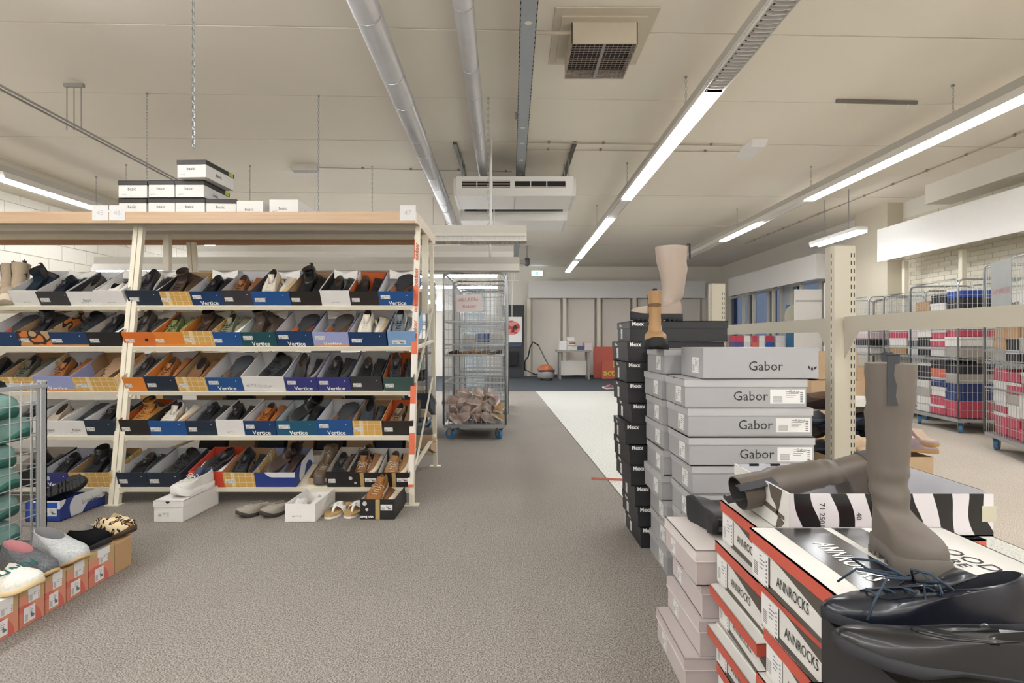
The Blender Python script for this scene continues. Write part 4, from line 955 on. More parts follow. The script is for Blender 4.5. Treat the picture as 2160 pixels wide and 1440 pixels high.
def bay(data, side):
    for r, row in enumerate(data):
        d, py, tl, nm = ROWS[r]; z = rowz(r); l = .33
        for i, (p0, p1, bk, tx, style, up, sole, pose, words) in enumerate(row):
            if side == 'right': where = '%s box, %s, right bay' % (ORD[i], nm)
            else: where = '%s box leftward, %s, left bay' % (ORD[i], nm)
            w = (p1-p0)/FPX*d*.985; xc = ((p0+p1)/2-1080)/FPX*d
            h = .105 if (i+r) % 3 else .112
            Mb = T(xc, d+.004, z+.001) @ RX(tl) @ RZ(((i*37+r*11) % 5-2)*.35)
            om, im = bmat(bk)
            t, body, _ = shoebox('%s shoe box, %s' % (COLN[bk], where.replace(' box', '')), Mb, w, l, h, om, im, group=None)
            if tx in ('Vertice', 'bluebox', 'basic'):
                tm = WHINK if tx == 'Vertice' else (GREYP if tx == 'bluebox' else INK)
                text(tx, .040 if tx == 'Vertice' else .028, tm, body, T((.008 if tx != 'basic' else .02), -.0008, .020 if tx == 'Vertice' else .04), bold=.02 if tx == 'Vertice' else 0)
            if tx == 'hole':
                b = MB(); b.prism([(.011*math.cos(q*PI/6), .011*math.sin(q*PI/6)) for q in range(12)], 0, .001, 0, T(w*.22, -.0002, .05) @ RX(90)); b.obj('finger_hole', DARK, body)
            if bk == 'lav' or (r, i) in ((1, 2), (1, 1)): MB().box(-w/2+.004, w/2-.004, -.0012, -.0002, .0, .014).obj('orange_band', mat('#d99045', .6), body)
            if bk == 'gold':
                MB().box(-.012, .012, -.0012, -.0002, .0, h-.001).obj('gold_band', GOLDM, body); sticker(body, w*.36, .028, T(w*.27, -.001, h*.5), 1)
                for qx, qz, qr in ((-w*.36, h*.62, .012), (-w*.22, h*.3, .008)):
                    b = MB(); b.prism([(qr*math.cos(q*PI/7), qr*math.sin(q*PI/7)) for q in range(14)], 0, .001, 0, T(qx, -.0002, qz) @ RX(90)); b.obj('round_seal', mat('#c9c7c2', .5), body)
            elif bk not in ('white', 'wb', 'lblue') or (r, i) == (2, 4): sticker(body, w*.27, .028, T(-w*.30, -.0006, h*(.42 if tx != 'Vertice' else .62)))
            if bk in ('navy', 'blue', 'purple', 'tealb', 'dnavy', 'char', 'teal'):
                b = MB(); b.prism([(.003*math.cos(q*PI/4), .003*math.sin(q*PI/4)) for q in range(8)], 0, .001, 0, T(w*.33, -.0002, h*.74) @ RX(90)); b.obj('spot_mark', WHINK, body)
            if bk == 'white': sticker(body, w*.30, .012, T(.0, -.0006, h*.25))
            if bk == 'lblue': sticker(body, w*.5, .03, T(-w*.1, -.0006, h*.3), 1)
            fill_box(Mb, w, l, h, (style, up, sole, pose, words), where, r*11+i+(100 if side == 'left' else 0))
            if r in (0, 1) and i % 2 == 0:   # crumpled tissue showing at the back
                b = MB(); b.add([(-w*.4, .27, .08), (w*.4, .28, .07), (w*.42, .318, .125), (-w*.1, .32, .10), (-w*.42, .316, .13)], [(0, 1, 2, 3), (0, 3, 4)]); b.obj('tissue_paper', OFFW, t)
bay(BAY, 'right'); bay(LBAY, 'left')
# hiking boot standing free on the bottom shelf, opened carton behind
d, py, tl, nm = ROWS[4]; z = rowz(4)
shoe('tall dark brown hiking boot standing upright on the bottom shelf', 'hiker', T(-1.245, 3.50, z+.004) @ RX(8) @ RZ(176) @ T(0, -.29, 0) @ Matrix.Diagonal((1.05, 1, 1.25, 1)), '#665548', '#55504c', '#7c6a50', '#a89c88')
shoe('mate of the hiking boot, lying behind it on bottom shelf', 'hiker', T(-1.13, 3.60, z+.06) @ RX(10) @ RZ(170) @ RY(-50) @ T(0, -.27, 0), '#54463c', '#4d4946', '#7c6a50', '#5a5048')
shoebox('open brown cardboard box behind the hiking boots', T(-1.22, 3.53, z+.004) @ RX(tl), .19, .31, .05, KRAFT, KRAFT)
# beige ankle boots standing on the top shelf at the far left
z = rowz(0); d = 3.7
for px, dy, lab in ((36, -.11, 'beige suede ankle boot at left end of top shelf, front'), (-2, -.06, 'beige suede ankle boot at left end of top shelf, rear')):
    shoe(lab, 'chelsea', T((px-1080)/FPX*d, d+.02+dy, z+.012) @ RZ(205) @ RX(6) @ T(0, -.29, 0) @ Matrix.Diagonal((1.2, 1.0, 2.1, 1)), 'sb09f8a', '#d0c4b0', '#4a3f36', extra={'elastic': mat('#a3948c', .9)})
# back-facing boxes of the same rack, seen as dark ends through the gaps
for r in (3, 4):
    d, py, tl, nm = ROWS[r]; z = rowz(r)
    for k in range(8):
        x = XM+.2+k*.23; m = [mat('#2b2a2d'), KRAFT, mat('#26303f'), KRAFT][(k+r) % 4]
        shoebox('%s box on the hidden back side of rack, %s from the post, %s' % (['black', 'brown', 'slate', 'brown'][(k+r) % 4], ORD[k], nm), T(x, 2*YC-d-.004, z+.002) @ RZ(180) @ RX(tl), .2, .32, .11, m, m, lid=m)
# paper number signs clipped to the table edge
for px, s_, lab in ((211, '45', 'left one of two adjoining paper signs on the rack edge'), (247, '46', 'right one of two adjoining paper signs on the rack edge'), (860, '47', 'white paper sign at the right corner of rack')):
    a = W(px, 449, YTF-.004)
    t = tag(MB().box(-.053, .053, -.001, 0, -.05, .052).obj('paper_sign', PAPER, M=T(a.x, YTF-.002, a.z)), lab, 'sign')
    text(s_, .045, mat('#b9bcc6', .8), t, T(0, -.0018, 0))
# boxes on the rack top
BLID = mat('#383533', .5); GRN = mat('#b5c334', .5)
def basic_box(label, px0, px1, d, z, yaw=0, lid=True, h=.115, side=False):
    w = (px1-px0)/FPX*d; xc = ((px0+px1)/2-1080)/FPX*d
    t, body, lo = shoebox(label, T(xc, d, z) @ RZ(yaw), w*.99, .33, h, WHITE, WHITE, BLID if lid else None, .030)
    text('basic', .030, INK, body, T(-.005, -.0008, h*(.52 if lid else .40)))
    text('basic', .034, INK, body, T(w*.497+.001, .15, h*.42) @ RZ(90))
    if lid: MB().box(w/2+.0035, w/2+.0045, .27, .32, .001, .029).obj('green_corner', GRN, lo)
    sticker(body, .035, .01, T(-.06, -.0006, .022))
d = 3.66; z = zt1+.001
basic_box('basic box with black lid, bottom left of the pyramid', 251, 309, d+.06, z)
basic_box('basic box with black lid, bottom middle of the pyramid', 313, 369, d+.05, z)
basic_box('basic box with black lid, bottom right of the pyramid', 370, 432, d+.05, z)
basic_box('basic box with black lid, second tier left of pyramid', 250, 310, d+.05, z+.119)
basic_box('basic box with black lid, second tier middle of pyramid', 314, 368, d+.04, z+.119)
basic_box('basic box with black lid, second tier right of pyramid', 370, 430, d+.04, z+.119)
basic_box('topmost basic box with black lid crowning the pyramid', 373, 435, d-.01, z+.240, yaw=-3)
basic_box('low black-lidded white box just right of the pyramid', 436, 497, d+.06, z-.0, yaw=4, h=.112)
basic_box('open white basic box second from the right on rack', 499, 555, d+.05, z, lid=False, h=.100)
basic_box('open white basic box at the right end of pyramid row', 568, 629, d+.02, z, lid=False, h=.100)
# ------------------------------------------------------------ on the floor before the rack
t, body, lo = shoebox('closed white shoe box on the carpet beneath a white trainer', T(-1.985, 3.15, .001) @ RZ(-2), .17, .36, .122, WHITE, WHITE, WHITE, .038)
b = MB(); b.prism([(.012*math.cos(PI+q*PI/8), .012*math.sin(PI+q*PI/8)) for q in range(9)], 0, .001, 0, T(0, -.0040, .035) @ RX(90)); b.obj('finger_notch', DARK, lo)
sticker(body, .07, .03, T(-.03, -.0006, .045))
shoe('white trainer with navy heel patches on a closed white box', 'sneaker', T(-1.97, 3.20, .125) @ RZ(166) @ T(0, -.27, 0) @ Matrix.Diagonal((1.15, 1, 1.35, 1)), '#dedcd8', '#e6e4e2', '#3f4a63', '#e8e6e3', extra={'tongue': mat('#3f4a63', .7), 'eyelet_strip': mat('#cfccc8', .7)})
for x, y, a, lab in ((-1.60, 3.36, 148, 'left grey felt clog lying on the carpet below the rack'), (-1.46, 3.36, 150, 'right grey felt clog lying on the carpet below the rack')):
    shoe(lab, 'clog', T(x, y-.13, .001) @ RZ(a) @ T(0, -.26, 0), 's9b948a', '#3a3532', '#8a8378', extra={'strap': suede('#a39c92')})
t, body, lo = shoebox('open white box with white slippers on the carpet', T(-1.225, 3.15, .001) @ RZ(-1), .175, .34, .105, WHITE, WHITE)
sticker(body, .06, .012, T(-.02, -.0006, .035))
for k, (x, y, a) in enumerate(((-1.255, 3.20, 190), (-1.17, 3.22, 176))): shoe('white slipper %s open white floor box' % ('at left in the' if k == 0 else 'at right in the'), 'mule', T(x, y, .03) @ RZ(a) @ T(0, -.25, 0) @ Matrix.Diagonal((.85, .88, 1, 1)), '#dddad6', '#d0ccc6', '#e3e1de')
def sandal(label, M):
    t = thing('sandal', label, 'sandal', M); out = foot_outline(.27, 1.05, 24)
    b = MB(); b.rings([[(x, y, z) for x, y, a, q in out] for z in (0, .012)], 0, True, True); b.obj('sole', WHITE, t)
    b = MB(); b.rings([[(x*.98, y, .012) for x, y, a, q in out], [(x*.98, y, .024) for x, y, a, q in out], [(x*.86, .135+(y-.135)*.95, .023) for x, y, a, q in out]], 0, False, True); b.obj('cork_footbed', mat('#b89a68', .8, var=.15, scale=80), t)
    b = MB(); ring = []
    for q in range(9):
        th = PI*q/8; x = -.047*math.cos(th); z = .020+.045*math.sin(th); wd_ = .012+.022*math.sin(th)
        ring.append([(x, .15-wd_, z), (x, .15+wd_, z-.006*math.sin(th)), (x*.94, .15+wd_, z-.009), (x*.94, .15-wd_, z-.004)])
    b.rings(ring, 0, True, True); b.obj('strap', WHITE, t)
    b = MB(); b.tube([(0, .165, .062), (0, .195, .045), (0, .215, .022)], [.012, .009, .006], 6); b.obj('toe_post', WHITE, t, True)
    b = MB(); b.box(-.035, -.028, .125, .15, .045, .066); b.obj('buckle', CHROME, t)
sandal('left white thong sandal with cork footbed on the carpet', T(-1.085, 3.20, .001) @ RZ(168) @ T(0, -.27, 0))
sandal('right white thong sandal with cork footbed on the carpet', T(-.968, 3.21, .001) @ RZ(172) @ T(0, -.27, 0))
om, im = bmat('gold')
t, body, lo = shoebox('open black and gold box on the carpet at the rack corner', T(-.79, 3.20, .001) @ RZ(-1), .203, .33, .117, om, mat('#c9c9c6', .6))
MB().box(-.012, .014, -.0016, -.0002, .0, .116).obj('gold_band', GOLDM, body); sticker(body, .07, .034, T(.054, -.0012, .07), 1)
text('van Bom', .022, WHINK, body, T(-.062, -.0010, .014) @ RY(180), bold=.03)
for qx, qz, qr in ((-.075, .092, .013), (-.062, .057, .009)):
    b = MB(); b.prism([(qr*math.cos(q*PI/7), qr*math.sin(q*PI/7)) for q in range(14)], 0, .001, 0, T(qx, -.0002, qz) @ RX(90)); b.obj('round_seal', mat('#cfcdc9', .5), body)
M0 = T(-.79, 3.20, .0)
shoe('tan boat shoe standing in the black and gold floor box', 'sneaker', M0 @ toe_front('sneaker', -.045, .02, .05, -4, 14, 6), 's96683e', '#c9bda8', '#8a6a48', '#d8c8a8')
shoe('tan boat shoe on its side in black and gold floor box', 'sneaker', M0 @ toe_front('sneaker', .05, .04, .04, -2, 4, -60), 's7a543a', '#d9cdb8', '#6a4a38', '#d8c8a8')
# deep blue box with a lug-soled boot
t, body, lo = shoebox('torn deep blue and white box on the carpet by wire crate', T(-2.72, 3.16, .001), .2, .35, .118, WBM, mat('#39488c', .6))
MB().box(-.085, .085, -.001, 0, .02, .11).obj('blue_label', mat('#2257b8', .5), body); sticker(body, .075, .045, T(.045, -.0016, .055), 1)
text('bluebox', .045, GREYP, body, T(.1012, .235, .065) @ RZ(90))
shoe('black boot showing its lug sole, lying on the torn blue box', 'hiker', T(-2.665, 3.25, .185) @ RX(52) @ RZ(-62) @ RY(180) @ T(0, -.145, 0) @ Matrix.Diagonal((1, .85, .8, 1)), '#232325', '#2a2b2d', '#3a3a3c')
# ------------------------------------------------------------ wire crate at left with teal plush slippers
def wire_panel(b, P0, U, V, lu, lv, su, sv, r=.0025):
    """wires in the plane through P0 spanned by unit U, V"""
    P0, U, V = Vector(P0), Vector(U), Vector(V); Nn = U.cross(V).normalized()
    def wire(a, e, off):
        d_ = (e-a).normalized(); s_ = d_.cross(Nn)
        vs = []
        for p in (a, e):
            for q in ((1, 0), (0, 1), (-1, 0), (0, -1)): vs.append(p+s_*r*q[0]+Nn*(r*q[1]+off))
        b.add([tuple(v) for v in vs], [(0, 1, 5, 4), (1, 2, 6, 5), (2, 3, 7, 6), (3, 0, 4, 7)])
    k = su
    while k < lu-1e-4: wire(P0+U*k, P0+U*k+V*lv, r*.8); k += su
    k = sv
    while k < lv-1e-4: wire(P0+V*k, P0+V*k+U*lu, -r*.8); k += sv
crate = thing('wire_crate', 'grey wire mesh crate with angle posts at the left edge', 'crate')
GM = mat('#b4b7ba', .4, .3, var=.04)
cx0, cx1, cy0, cy1, cz0, cz1 = -3.1, -2.2, 1.45, 2.58, .10, .856
for x, y, sx, sy in ((cx1, cy1, -1, -1), (cx1, cy0, -1, 1), (cx0, cy1, 1, -1), (cx0, cy0, 1, 1)):
    b = MB(); b.box(min(x, x+sx*.045), max(x, x+sx*.045), min(y, y+sy*.006), max(y, y+sy*.006), 0, cz1); b.box(min(x, x+sx*.006), max(x, x+sx*.006), min(y, y+sy*.055), max(y, y+sy*.055), 0, cz1); b.obj('corner_post', GM, crate)
for a, e in (((cx1, cy0), (cx1, cy1)), ((cx0, cy0), (cx0, cy1)), ((cx0, cy1), (cx1, cy1)), ((cx0, cy0), (cx1, cy0))):
    for z in (cz0, cz1-.018): b = MB(); b.bar((a[0], a[1], z), (e[0], e[1], z), .012, .018); b.obj('rail', GM, crate)
b = MB()
wire_panel(b, (cx1, cy0, cz0), (0, 1, 0), (0, 0, 1), cy1-cy0, cz1-cz0, .052, .073, .003); wire_panel(b, (cx0, cy0, cz0), (0, 1, 0), (0, 0, 1), cy1-cy0, cz1-cz0, .052, .073, .003)
wire_panel(b, (cx0, cy1, cz0), (1, 0, 0), (0, 0, 1), cx1-cx0, cz1-cz0, .052, .073, .003)
o = b.obj('wire_mesh', mat('#c6c8ca', .35, .5, var=.03), crate); o['kind'] = 'stuff'
MB().box(cx0, cx1, cy0, cy1, cz0-.02, cz0).obj('base', GM, crate)
TEAL = suede('#84a69f'); TEAL2 = suede('#5d7f6c')
rr_ = random.Random(3)
k = 0
for lv in range(6):
    for j in range(3):
        y = 2.10+j*.165+rr_.uniform(-.02, .02); z = cz0+.01+lv*.118
        m = [TEAL, TEAL2, TEAL, suede('#2b3133')][(lv*2+j) % 4]
        w_ = ['back', 'middle', 'front']; 
        shoe('big %s plush slipper in wire crate, layer %s from bottom, %s' % (['teal', 'green', 'teal', 'dark'][(lv*2+j) % 4], ['one', 'two', 'three', 'four', 'five', 'six'][lv], ['nearest', 'middle', 'farthest'][j]), 'felt',
             T(-2.52+rr_.uniform(-.03, .02), y, z) @ RZ(-88+rr_.uniform(-8, 8)) @ RX(rr_.uniform(-4, 4)) @ Matrix.Diagonal((1.7, 1.02, 1.85, 1)), '#5f9d92', '#3f7a70' if j else '#a8323a', '#b03540' if (lv+j) % 2 else '#d8d5d0', up_m=m)
        k += 1
for k, (y, z) in enumerate(((2.15, .83), (2.38, .81))): shoe('dark fluffy slipper on top of the teal pile, %s one' % ('nearer' if k == 0 else 'farther'), 'mule', T(-2.55, y, z) @ RZ(-80), '#25272b', '#18181a', '#2e2e31', up_m=suede('#26282c'))
# ------------------------------------------------------------ slipper boxes in a row on the floor
def coral_mat():
    m, nt, b = newmat('coral_arcs'); b.inputs['Roughness'].default_value = .7
    tc = N(nt, 'ShaderNodeTexCoord'); sb = N(nt, 'ShaderNodeVectorMath', operation='SUBTRACT'); sb.inputs[1].default_value = (0, -.04, .0); nt.links.new(tc.outputs['Object'], sb.inputs[0])
    ml = N(nt, 'ShaderNodeVectorMath', operation='MULTIPLY'); ml.inputs[1].default_value = (0, 1, 1); nt.links.new(sb.outputs[0], ml.inputs[0])
    ln = N(nt, 'ShaderNodeVectorMath', operation='LENGTH'); nt.links.new(ml.outputs[0], ln.inputs[0])
    mm = N(nt, 'ShaderNodeMath', operation='MULTIPLY', i_1=5.5); nt.links.new(ln.outputs['Value'], mm.inputs[0])
    r = ramp(nt, [(0, '#c98068'), (.3, '#c9665c'), (.44, '#cf8b72'), (.62, '#b89a72')], 'CONSTANT'); nt.links.new(mm.outputs[0], r.inputs[0]); nt.links.new(r.outputs[0], b.inputs['Base Color']); return m
CORALM = coral_mat(); XF = -1.775
ys = [1.60, 1.72, 1.86, 1.975, 2.085, 2.185, 2.30, 2.45, 2.56]
desc = ['first, cut by the frame edge', 'second, cut by the frame edge', 'third from the near end', 'fourth from the near end', 'fifth from the near end', 'sixth from the near end', 'standing just before the gap', 'second from the far end', 'at the far end']
for i in range(8):
    y0, y1 = ys[i]+.003, ys[i+1]-.002; w = y1-y0; xo = .012*((i*3) % 3-1); hb = .142-.002*(i % 3)
    m = CORALM if i < 7 else mat('#b5926a', .8, var=.05)
    t = thing('slipper_box', 'upright cardboard slipper box, %s of the row' % desc[i], 'box', T(XF+xo, (y0+y1)/2, .001))
    MB().box(-.26, 0, -w/2, w/2, 0, hb-.012).obj('body', m, t)
    MB().box(-.262, .0015, -w/2-.001, w/2+.001, hb-.012, hb).obj('lid', mat('#c2a070', .8, var=.06), t)
    if i < 7:
        sticker(t, min(.05, w*.45), .055, T(.0012, -w*.12, .04) @ RZ(90), 1); sticker(t, min(.05, w*.45), .05, T(.0012, w*.06, .105) @ RZ(90))
        MB().box(-.03, .0022, -w*.18, w*.30, hb-.03, hb+.0008).obj('seal_label', PAPER, t)
def slipper(label, x, y, ang, up_m, style='felt', sole='#c4a878', sc=(1, 1, 1), lining='#8d8d8f', rx=0, z=.1445):
    return shoe(label, style, T(x+.055, y+.02, z) @ RZ(ang+12) @ RX(rx) @ T(0, -.25, 0) @ Matrix.Diagonal(sc+(1,)), '#888888', sole, lining, up_m=up_m, cat='slipper')
slipper('leopard print fluffy slipper at the far end of row', -1.82, 2.50, -118, leopard_mat(), 'mule', '#4a3a2c', (1.15, .92, 1.25), '#c9b592')
slipper('black furry slipper beside the leopard one', -1.84, 2.37, -118, suede('#131314'), 'mule', '#222', (1.15, .95, 1.15)) if False else slipper('black furry slipper beside the leopard one', -1.84, 2.36, -118, suede('#131314'), 'mule', '#222222', (1.15, .95, 1.1))
slipper('light grey felt slipper beside the black one', -1.83, 2.20, -122, speckle('light_felt', [(.4, '#a9acae'), (.6, '#c3c5c6')], 160), 'felt', '#c4a878', (1.1, 1.05, 1.2))
slipper('dark grey felt slipper in the middle of the row', -1.84, 2.065, -122, speckle('dark_felt', [(.4, '#55575b'), (.6, '#707276')], 160), 'felt', '#c4a878', (1.0, 1.05, 1.15), '#c98f93')
s_ = slipper('white slipper with green lettering at the near end', -1.80, 1.955, -112, speckle('white_felt', [(.4, '#d9d6cf'), (.6, '#e6e3dc')], 90), 'mule', '#d3bd92', (1.15, 1.0, 1.1), '#e0ddd6')
text('FUNTT', .038, mat('#1f5a55', .9), s_, T(0, .185, .071) @ RX(-110), bold=.04)
slipper('pink plush slipper cut off at the left frame edge', -1.93, 1.80, -100, suede('#c9a5a5'), 'mule', '#d3bd92', (1.05, .95, 1.0), '#d8b5b5')
# ------------------------------------------------------------ boxes stacked at the right
MEXM = mat('#2c2c2f', .45, var=.05); GAB = mat('#a3a2a4', .42, var=.02); GABL = mat('#b2b1b3', .38, var=.02); GABT = mat('#2f2e30', .6)
LIL = mat('#c2b8b7', .6, var=.02); LILE = mat('#d8d0ce', .6, var=.02)
LAY = ['bottom', 'second lowest', 'third lowest', 'fourth lowest', 'fifth lowest', 'sixth lowest', 'seventh lowest', 'eighth lowest', 'ninth lowest', 'second highest', 'topmost']
rn = random.Random(11)
def side_sticker(t, w, l, h, yy, sw=.07, sh=.05, zz=None, kind=0):
    sticker(t, sw, sh, T(-w/2-.0006, yy, zz or h*.5) @ RZ(-90), kind)
# black stack
ph = .1045
PX0 = [1352, 1346, 1340, 1331, 1328, 1319, 1332, 1325, 1322, 1324, 1329]
for k in range(11):
    x0 = (PX0[k]-1080)/FPX*2.76; w = .49; y0 = 2.76
    M = T(x0, y0, k*ph+.001) @ RZ([1, 2, -1, 2, 3, -2, 1, 2, -1, 3, -1][k]*.7) @ T(w/2, 0, 0)
    t, body, lo = shoebox('black boot box with white lettering, %s of the black stack' % LAY[k], M, w, .34, .101, MEXM, MEXM, MEXM, .036)
    text('Mexx', .028, WHINK, lo, T(-w/2+.038, -.0008, .021), bold=.03, wide=.92)
    text('Mexx', .024, WHINK, lo, T(-w/2-.0042, .24, .019) @ RZ(-90), bold=.03)
    side_sticker(body, w, .34, .1, .22, .045, .055, .04)
# small flap on the second box
# grey stacks
gp = .1125
def gabor(label, x0, y0, z, w=.47, l=.27, h=.109, yaw=0, big=True, stick=True, lid=True):
    M = T(x0, y0, z) @ RZ(yaw) @ T(w/2, 0, 0)
    t, body, lo = shoebox(label, M, w, l, h, GAB, GAB, GABL if lid else None, .030)
    if big: text('Gabor', .052, GABT, body, T(w*.04, -.0008, h*.40))
    if stick:
        s1 = sticker(body, .135, .055, T(w*.345, -.0006, h*.40)); text('Gabor', .016, GABT, body, T(w*.40, -.0016, h*.56))
    side_sticker(body, w, l, h, l*.32, .075, .062, h*.42)
    b = MB(); b.add([(-.004, 0, 0), (.004, 0, 0), (0, 0, -.009)], [(0, 2, 1)]); 
    if lo: b.obj('finger_notch', INK, lo, M=T(-w/2-.0042, l*.55, .029) @ RZ(-90) @ T(0, -.0006, 0))
    return body
for k in range(8):
    xo = [.735, .72, .71, .70, .705, .69, .688, .676][k] if k else .735
    y0 = 2.125+.004*math.sin(k*2.1)+(.0)
    gabor('grey boot box with dark lettering, %s of the front grey stack' % LAY[k], xo, y0, k*gp+.001, w=[.47, .47, .47, .46, .475, .485, .484, .47][k], yaw=[0, -.5, .5, -1, .4, 0, .5, -.6][k], stick=k > 3)
# top box lying askew on the front stack, printed with a leaf mark
bd = gabor('large plain grey box lying topmost on the front grey stack', .742, 2.115, 8*gp+.002, w=.452, l=.26, h=.118, yaw=1.0, stick=False, lid=False)
TOPM = mat('#a5a3a5', .4, var=.02)
MB().box(-.226, .226, 0, .26, .1181, .1196).obj('top_panel', TOPM, bd)
for dx, dz, a in ((0, 0, 0), (.011, .004, -35), (-.010, .006, 30)):
    b = MB(); b.prism([(0, -.006), (.005, .003), (0, .012), (-.005, .003)], 0, .0006, 0, T(.200+dx, -.0004, .035+dz) @ RX(90) @ RZ(a)); b.obj('leaf_mark', GABT, bd)
for k in range(9):
    xo = .672+.006*math.sin(k*1.7)+(.02 if k < 3 else 0)
    gabor('grey boot box, %s of the rear grey stack' % (LAY[k] if k < 8 else 'topmost'), xo, 2.425+.005*math.cos(k*2.7), k*gp+.001, w=.47, l=.30, yaw=[0, .8, -.6, .5, -.4, .9, -.8, .6, 0][k], stick=False)
# lilac stack
for k in range(4):
    xo = [.515, .56, .572, .547][k]
    t, body, lo = shoebox('pale lilac grey lidded box, %s of the lilac stack' % ['bottom', 'second lowest', 'third lowest', 'topmost'][k], T(xo+.17, 1.62+[0, .01, .02, .0][k], k*.107+.001) @ RZ([0, 1, -.6, .5][k]), .34, .31, .1035, LIL, LIL, LILE if k == 3 else LIL, .032)
    w = .34
    for e in ((-w/2-.0038, -w/2-.0010),): MB().box(-w/2-.005, w/2+.005, -.0062, -.0035, -.0005, .0015).obj('lid_edge', LILE, lo)
    MB().box(-w/2-.0062, -w/2-.0036, -.003, .315, -.0005, .0015).obj('lid_edge', LILE, lo)
    MB().box(-w/2-.0008, -w/2+.0015, -.0012, .001, .002, .072).obj('corner_edge', LILE, body)
    side_sticker(body, w, .31, .1, .22, .05, .045, .035)
# black box and patent boot on the lilac stack
shoebox('small black box behind the patent boot on lilac stack', T(.80, 1.80, .4305), .30, .12, .055, MEXM, MEXM, MEXM, .02)
shoe('black glittery patent ankle boot lying on the lilac stack', 'chelsea', T(.625, 1.70, .470) @ RY(88) @ RX(-4) @ Matrix.Diagonal((1.0, .85, 1.1, 1)), '#101012', '#2a2b2c', '#222222', up_m=mat('#0c0c0f', .15, 0, var=.6, scale=160, bump=1.0, coat=1))
# red-lidded striped boxes
RED = mat('#c25848', .45, var=.02); REDI = mat('#a32a26', .5); AW = mat('#d6d4cf', .5, var=.02)
SIDE = stripe_mat('white_brown_stripe', '#cdcac4', '#54504a', .50, .17, (0, .55, 0), 1.6, .02, off=.03)
STRI = stripe_mat('black_white_stripe', '#d7d3d6', '#1b1a1b', .082, .46, (1, 0, 0), .22, .045, rough=.25, off=.02)
TOPB = mat('#25242a', .2, var=.25, scale=40, coat=.4)
TOPP = stripe_mat('lid_top_print', '#d5d2cc', '#26252a', .62, .36, (.85, .62, 0), 0, .0, rough=.22, off=.47)
def rocks(label, x0, y0, z, w, l, h, yaw=0, flap=0, lid_top=None, letter=True, lh=.030):
    M = T(x0, y0, z) @ RZ(yaw) @ T(w/2, 0, 0)
    t = thing('boot_box', label, 'box', M)
    body = link('body', tray_mesh(w, l, h, True, AW, AW), t)
    L_ = tray(w+.008, l+.008, lh, False)
    L_.m = [2 if f == 0 and i == 1 else f for i, f in enumerate(L_.m)]
    me = L_.mesh('lid', [RED, AW, lid_top or AW])
    for p in me.polygons:
        if p.normal.z > .9 and p.center.z > lh*.9: p.material_index = 2
    LM = T(0, -.004, h-lh+.003)
    if flap: LM = T(-flap, -.004, h-lh+.006) @ RY(-flap*130)
    lo = link('lid', me, t, LM)
    if letter:
        b = MB(); b.add([(-w/2-.0006, l*.78, h*.74), (-w/2-.0006, .002, h*.74), (-w/2-.0006, .002, h*.34), (-w/2-.0006, l*.62, h*.70)], [(0, 1, 2, 3)]); b.add([(-w/2-.0006, l*.80, h*.03), (-w/2-.0006, l*.80, h*.16), (-w/2-.0006, .002, h*.08), (-w/2-.0006, .002, 0)], [(0, 1, 2, 3)]); b.add([(-w/2-.0006, l*.76, h*.1), (-w/2-.0006, l*.74, h*.1), (-w/2-.0006, l*.74, h*.7), (-w/2-.0006, l*.76, h*.7)], [(0, 3, 2, 1)]); o = b.obj('brown_print', mat('#544e48', .5), body); o['kind'] = 'stuff'
        text('ANNROCKS', .030, INK, body, T(-w/2-.0016, l*.47, h*.37) @ RZ(-90), wide=.72)
        side_sticker(body, w, l, h, l*.87, .07, h*.62, h*.40, 0)
    return t, body, lo
for k in range(5):
    fl = [0, .022, .022, 0, 0][k]
    t_, b_, l_ = rocks('red-lidded striped boot box, %s of the far striped stack' % ['bottom', 'second lowest', 'middle', 'second highest', 'topmost closed'][k], [.60, .60, .597, .596, .612][k], 1.275, .002+k*.117, .49, .31, .113, [0, 1, -1, 0, 0][k], fl, lid_top=TOPP if k == 4 else None)
# open striped box on top
t = thing('boot_box', 'open black and white striped boot box with lying grey boot', 'box', T(.655+.24, 1.285, .5885))
link('body', tray_mesh(.48, .315, .10, True, STRI, mat('#c4c3c8', .5)), t)
MB().box(-.2425, -.2405, .0, .315, .0, .10).obj('side_print', AW, t)
b = MB()
for pp in ([(.30, .060), (.16, .062), (.13, .052), (.02, .040), (.02, .030), (.14, .038), (.29, .048)], [(.10, .100), (.03, .100), (.045, .055), (.055, .030), (.065, .055), (.09, .070)], [(.05, .035), (.02, .025), (.045, .0), (.065, .0)]): b.add([(-.2429, y_, z_) for y_, z_ in pp], [tuple(range(len(pp)))])
o = b.obj('brown_print', mat('#5d554d', .5), t); o['kind'] = 'stuff'
for k in range(7): MB().box(-.2+k*.062, -.172+k*.062, .3115, .3158, .094, .1006).obj('rim_mark', DARK, t)
MB().box(.2395, .241, .03, .30, .096, .1008).obj('rim_line', DARK, t)
text('71 2501', .018, INK, t, T(-.165, -.0012, .050) @ RY(90)); text('40', .018, INK, t, T(-.078, -.0012, .048) @ RY(90))
MB().box(.212, .245, -.0015, .0, .035, .072).obj('beige_tape', mat('#bdb8a2', .6), t)
